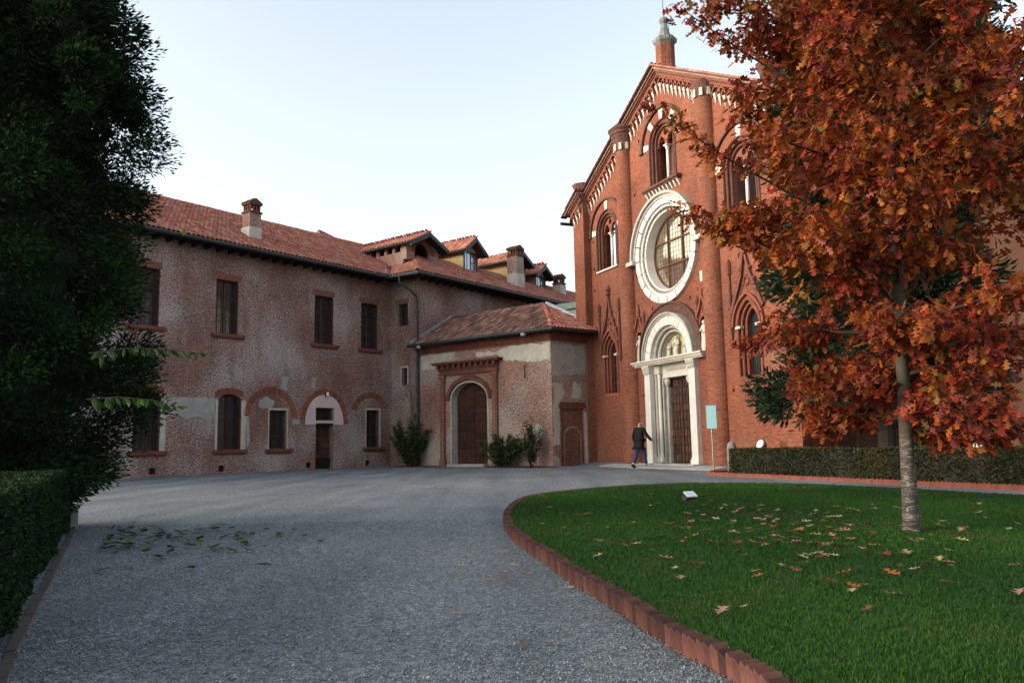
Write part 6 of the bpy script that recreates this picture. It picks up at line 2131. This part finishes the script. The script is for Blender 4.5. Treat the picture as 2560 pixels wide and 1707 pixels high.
for x, y, k, s in ((-0.14, 7.34, 1, 0.1), (-0.42, 7.2, 1, 0.1), (-0.02, 6.56, 0, 0.1), (-0.45, 6.6, 0, 0.11), (0.06, 6.06, 3, 0.12), (-0.08, 6.1, 3, 0.11), (-0.06, 5.87, 3, 0.11), (-0.2, 5.85, 1, 0.1), (0.53, 4.55, 0, 0.09), (0.27, 4.27, 0, 0.1), (0.35, 5.5, 0, 0.09), (0.6, 4.72, 4, 0.08), (-0.35, 4.75, 1, 0.08), (-1.1, 8.3, 1, 0.09), (-0.6, 8.9, 4, 0.08), (0.02, 4.0, 4, 0.08), (-0.55, 7.9, 1, 0.08)):
    place_leaf(x, y, 0.022, k, s, 'lying on the grey gravel', 'oak leaves fallen on the gravel', 0.15)
# green leaves below the left conifer
def simple_leaf():
    prof = [(0.0, 0.01), (0.2, 0.14), (0.45, 0.22), (0.7, 0.16), (1.0, 0.0)]
    v, f = [], []
    for t, w_ in prof: v += [(-w_, t, -0.05 * t * t - 0.1 * w_), (0, t, 0.02 - 0.05 * t * t), (w_, t, -0.05 * t * t - 0.1 * w_)]
    for i in range(len(prof) - 1):
        a = i * 3
        f += [(a, a + 1, a + 4, a + 3), (a + 1, a + 2, a + 5, a + 4)]
    return np.array(v), np.array(f)
SV, SF = simple_leaf()
GN = ['fresh green', 'yellow green', 'dark green']
GMM = [[flat_leaf_mesh('fallen_leaf', m, SV, SF, 0.3, seed=50 + i * 3 + k) for k in range(3)] for i, m in enumerate(GLF)]
for i in range(115):
    t = r2.random()
    y = r2.gauss(9.0, 0.85); x = -0.49 * y - 0.1 + abs(r2.gauss(0, 0.95))
    k = r2.choices(range(3), [0.22, 0.2, 0.58])[0]
    o = bpy.data.objects.new('fallen_leaf', r2.choice(GMM[k])); COL.objects.link(o)
    o.location = (x, y, 0.028); o.rotation_euler = (r2.uniform(-0.3, 0.3), r2.uniform(-0.3, 0.3), r2.uniform(0, 6.28)); o.scale = (r2.uniform(0.11, 0.18),) * 3
    wh = ('touching the left hedge kerb' if x < -0.49 * y + 0.25 else 'at the near rim of the leaf patch' if y < 8.4 else 'at the far rim of the leaf patch' if y > 9.9 else 'out on the open gravel' if x > -0.49 * y + 1.3 else 'amid the leaf patch on the gravel')
    tag(o, '%s%s leaf %s' % ('large ' if o.scale[0] > 0.155 else 'small ' if o.scale[0] < 0.13 else '', GN[k], wh), 'leaf', 'green leaves fallen on the gravel')
o = bpy.data.objects.new('fallen_leaf', GMM[2][0]); COL.objects.link(o)
o.location = (-2.45, 8.02, 0.028); o.scale = (0.11,) * 3; tag(o, 'single dark leaf alone on the open gravel', 'leaf')

# leafy shoots reaching in from the left, and a leaf in the air
def leafy_twig(A, B, label, seed, n=15, s=0.155):
    r_ = random.Random(seed)
    root = empty('leafy_twig', A, 0, label, 'branch')
    A, B = Vector(A), Vector(B)
    d = B - A
    pts = [Vector((0, 0, 0)), d * 0.35 + Vector((0, 0, 0.05)), d * 0.7 + Vector((0, 0, 0.045)), d]
    mb = MB(); mb.tube(pts, [0.007, 0.005, 0.004, 0.002], 5); mb.build('stem', M['twig'], root)
    mes = []
    for m in GLF:
        me = bpy.data.meshes.new('leaf'); me.from_pydata([tuple(q) for q in SV], [], [tuple(int(i) for i in q) for q in SF]); me.materials.append(m); me.update(); mes.append(me)
    for i in range(n * 2):
        t = min(0.99, max(0.03, (i // 2 + 0.6) / n + r_.uniform(-0.03, 0.03)))
        j = min(2, int(t * 3)); b = pts[j].lerp(pts[j + 1], t * 3 - j)
        side = 1 if i % 2 else -1
        dd = Vector((0.35 + r_.uniform(-0.5, 0.5), side * 0.4 + r_.uniform(-0.4, 0.4), -0.9 + r_.uniform(-0.35, 0.6) + (0.5 if t > 0.85 else 0))).normalized()
        x_ = dd.cross(Vector((r_.uniform(-0.4, 0.4), -1, r_.uniform(0.1, 0.6)))).normalized(); z_ = x_.cross(dd)
        x_ = x_ * 0.8
        sz = s * r_.uniform(0.7, 1.1) * (1.1 - 0.45 * t)
        m = Matrix((x_ * sz, dd * sz, z_ * sz)).transposed().to_4x4(); m.translation = b
        inst('leaf', mes[r_.choices((0, 1, 2), (0.35, 0.08, 0.57))[0]], root, m)
leafy_twig((-4.35, 8.2, 1.98), (-3.12, 8.0, 1.93), 'upper leafy green twig reaching across the brick wall', 5)
leafy_twig((-4.3, 8.1, 1.50), (-3.30, 8.0, 1.40), 'lower leafy green twig hanging in front of the barred window', 6)
o = bpy.data.objects.new('falling_leaf', GMM[1][1]); COL.objects.link(o)
o.location = (-3.33, 8.0, 3.18); o.rotation_euler = (rad(80), rad(15), rad(20)); o.scale = (0.11, 0.085, 0.1); tag(o, 'single yellow green leaf in mid air before the roof', 'leaf')

# ------------------------------------------------------------------ person walking to the portal
def skin_obj(name, verts, edges, radii, mat, parent, root_i=0, sub=2):
    me = bpy.data.meshes.new(name)
    me.from_pydata(verts, edges, [])
    me.materials.append(mat)
    o = bpy.data.objects.new(name, me)
    COL.objects.link(o); o.parent = parent
    md = o.modifiers.new('skin', 'SKIN'); md.use_smooth_shade = True
    sk = me.skin_vertices[0].data
    for i, r_ in enumerate(radii):
        sk[i].radius = r_ if isinstance(r_, tuple) else (r_, r_)
        sk[i].use_root = (i == root_i)
    sb = o.modifiers.new('sub', 'SUBSURF'); sb.levels = sub; sb.render_levels = sub
    return o
pz = gz(4.72, 30.55) 
man = empty('person', (4.72, 30.5, pz), rad(-50), 'bald man in black coat and blue jeans walking towards the marble portal', 'person')
# local frame: walks towards +y, right hand side +x
bv = [(0, 0, 0.95), (0, 0.01, 1.15), (0, 0.02, 1.38), (0, 0.04, 1.50), (0, 0.06, 1.58), (0, 0.08, 1.665),
      (0.10, 0, 0.88), (0.11, 0.13, 0.48), (0.12, 0.22, 0.09), (0.12, 0.36, 0.035),
      (-0.10, 0, 0.88), (-0.10, -0.06, 0.48), (-0.11, -0.30, 0.12), (-0.11, -0.19, 0.04),
      (0.19, 0.02, 1.42), (0.30, 0.10, 1.18), (0.42, 0.24, 0.98), (0.45, 0.29, 0.92),
      (-0.19, 0.02, 1.42), (-0.27, -0.03, 1.15), (-0.27, 0.05, 0.92), (-0.27, 0.07, 0.85)]
be = [(0, 1), (1, 2), (2, 3), (3, 4), (4, 5), (0, 6), (6, 7), (7, 8), (8, 9), (0, 10), (10, 11), (11, 12), (12, 13), (2, 14), (14, 15), (15, 16), (16, 17), (2, 18), (18, 19), (19, 20), (20, 21)]
brd = [(0.13, 0.10), (0.13, 0.10), (0.15, 0.10), 0.055, (0.072, 0.082), (0.068, 0.078), 0.078, 0.055, 0.038, 0.03, 0.078, 0.055, 0.038, 0.03, 0.055, 0.04, 0.028, 0.03, 0.055, 0.04, 0.028, 0.03]
skin_obj('body', bv, be, brd, M['skin'], man)
skin_obj('coat', [(0, -0.01, 0.86), (0, 0, 1.05), (0, 0.01, 1.25), (0, 0.02, 1.41), (0, 0.03, 1.50), (0.19, 0.02, 1.42), (0.30, 0.10, 1.18), (0.41, 0.23, 0.99), (-0.19, 0.02, 1.42), (-0.275, -0.03, 1.15), (-0.27, 0.04, 0.94), (0, -0.03, 0.74)],
         [(0, 1), (1, 2), (2, 3), (3, 4), (3, 5), (5, 6), (6, 7), (3, 8), (8, 9), (9, 10), (0, 11)],
         [(0.225, 0.165), (0.20, 0.15), (0.20, 0.14), (0.16, 0.12), (0.085, 0.085), 0.085, 0.068, 0.055, 0.085, 0.068, 0.055, (0.245, 0.19)], M['coat'], man, 0)
skin_obj('trousers', [(0, 0, 0.90), (0.10, 0.02, 0.80), (0.11, 0.13, 0.48), (0.12, 0.21, 0.12), (-0.10, 0, 0.80), (-0.10, -0.06, 0.48), (-0.11, -0.27, 0.16)],
         [(0, 1), (1, 2), (2, 3), (0, 4), (4, 5), (5, 6)], [(0.16, 0.12), 0.10, 0.076, 0.066, 0.10, 0.076, 0.066], M['jeans'], man)
for s, y, z, t in ((0.12, 0.27, 0.05, 0.0), (-0.11, -0.24, 0.06, -0.5)):
    mb = MB()
    mb.lathe([(0.02, -0.05), (0.052, -0.045), (0.055, -0.01), (0.045, 0.035), (0.02, 0.05)], (0, 0), 12, sx=0.9, sy=2.5)
    o = mb.build('shoe', M['shoes'], man, smooth=True); o.location = (s, y, z); o.rotation_euler = (t, 0, 0)
mb = MB()
for s in (-1, 1):
    mb.lathe([(0.004, -0.03), (0.016, -0.015), (0.018, 0.01), (0.01, 0.03)], (s * 0.078, 0.07), 8, sx=0.5)
h_ = mb.build('ears', M['skin'], man); h_.location = (0, 0, 1.63)
mb = MB()
mb.lathe([(0.066, -0.05), (0.074, -0.035), (0.074, -0.02), (0.066, -0.01)], (0, 0.06), 14, a0=PI * 1.02, a1=PI * 1.98, sy=1.1)
h_ = mb.build('hair', M['grey_hair'], man); h_.location = (0, 0.0, 1.615)
# nose and brow so that the face reads from the side
mb = MB(); mb.idx([(-0.014, 0.145, 1.60), (0.014, 0.145, 1.60), (0, 0.175, 1.605), (0, 0.150, 1.65)], [(0, 1, 2), (1, 3, 2), (0, 2, 3), (0, 3, 1)])
mb.build('nose', M['skin'], man)
# fingers
for hx, hy, hz, dx, dy, dz in ((0.455, 0.30, 0.905, 0.25, 0.5, -0.8), (-0.27, 0.075, 0.82, 0.0, 0.15, -1)):
    mb = MB()
    d = Vector((dx, dy, dz)).normalized()
    side = d.cross(Vector((0, 0, 1))).normalized()
    for k, L_ in enumerate((0.07, 0.08, 0.075, 0.06)):
        b = Vector((hx, hy, hz)) + side * (k - 1.5) * 0.018
        mb.tube([b, b + d * L_ * 0.5, b + d * L_ + Vector((0, 0.012, 0))], [0.0095, 0.009, 0.007], 6)
    b = Vector((hx, hy, hz)) - side * 0.035 - d * 0.02
    mb.tube([b, b + d * 0.03 - side * 0.015, b + d * 0.055 - side * 0.012], [0.011, 0.010, 0.008], 6)
    mb.build('fingers', M['skin'], man)
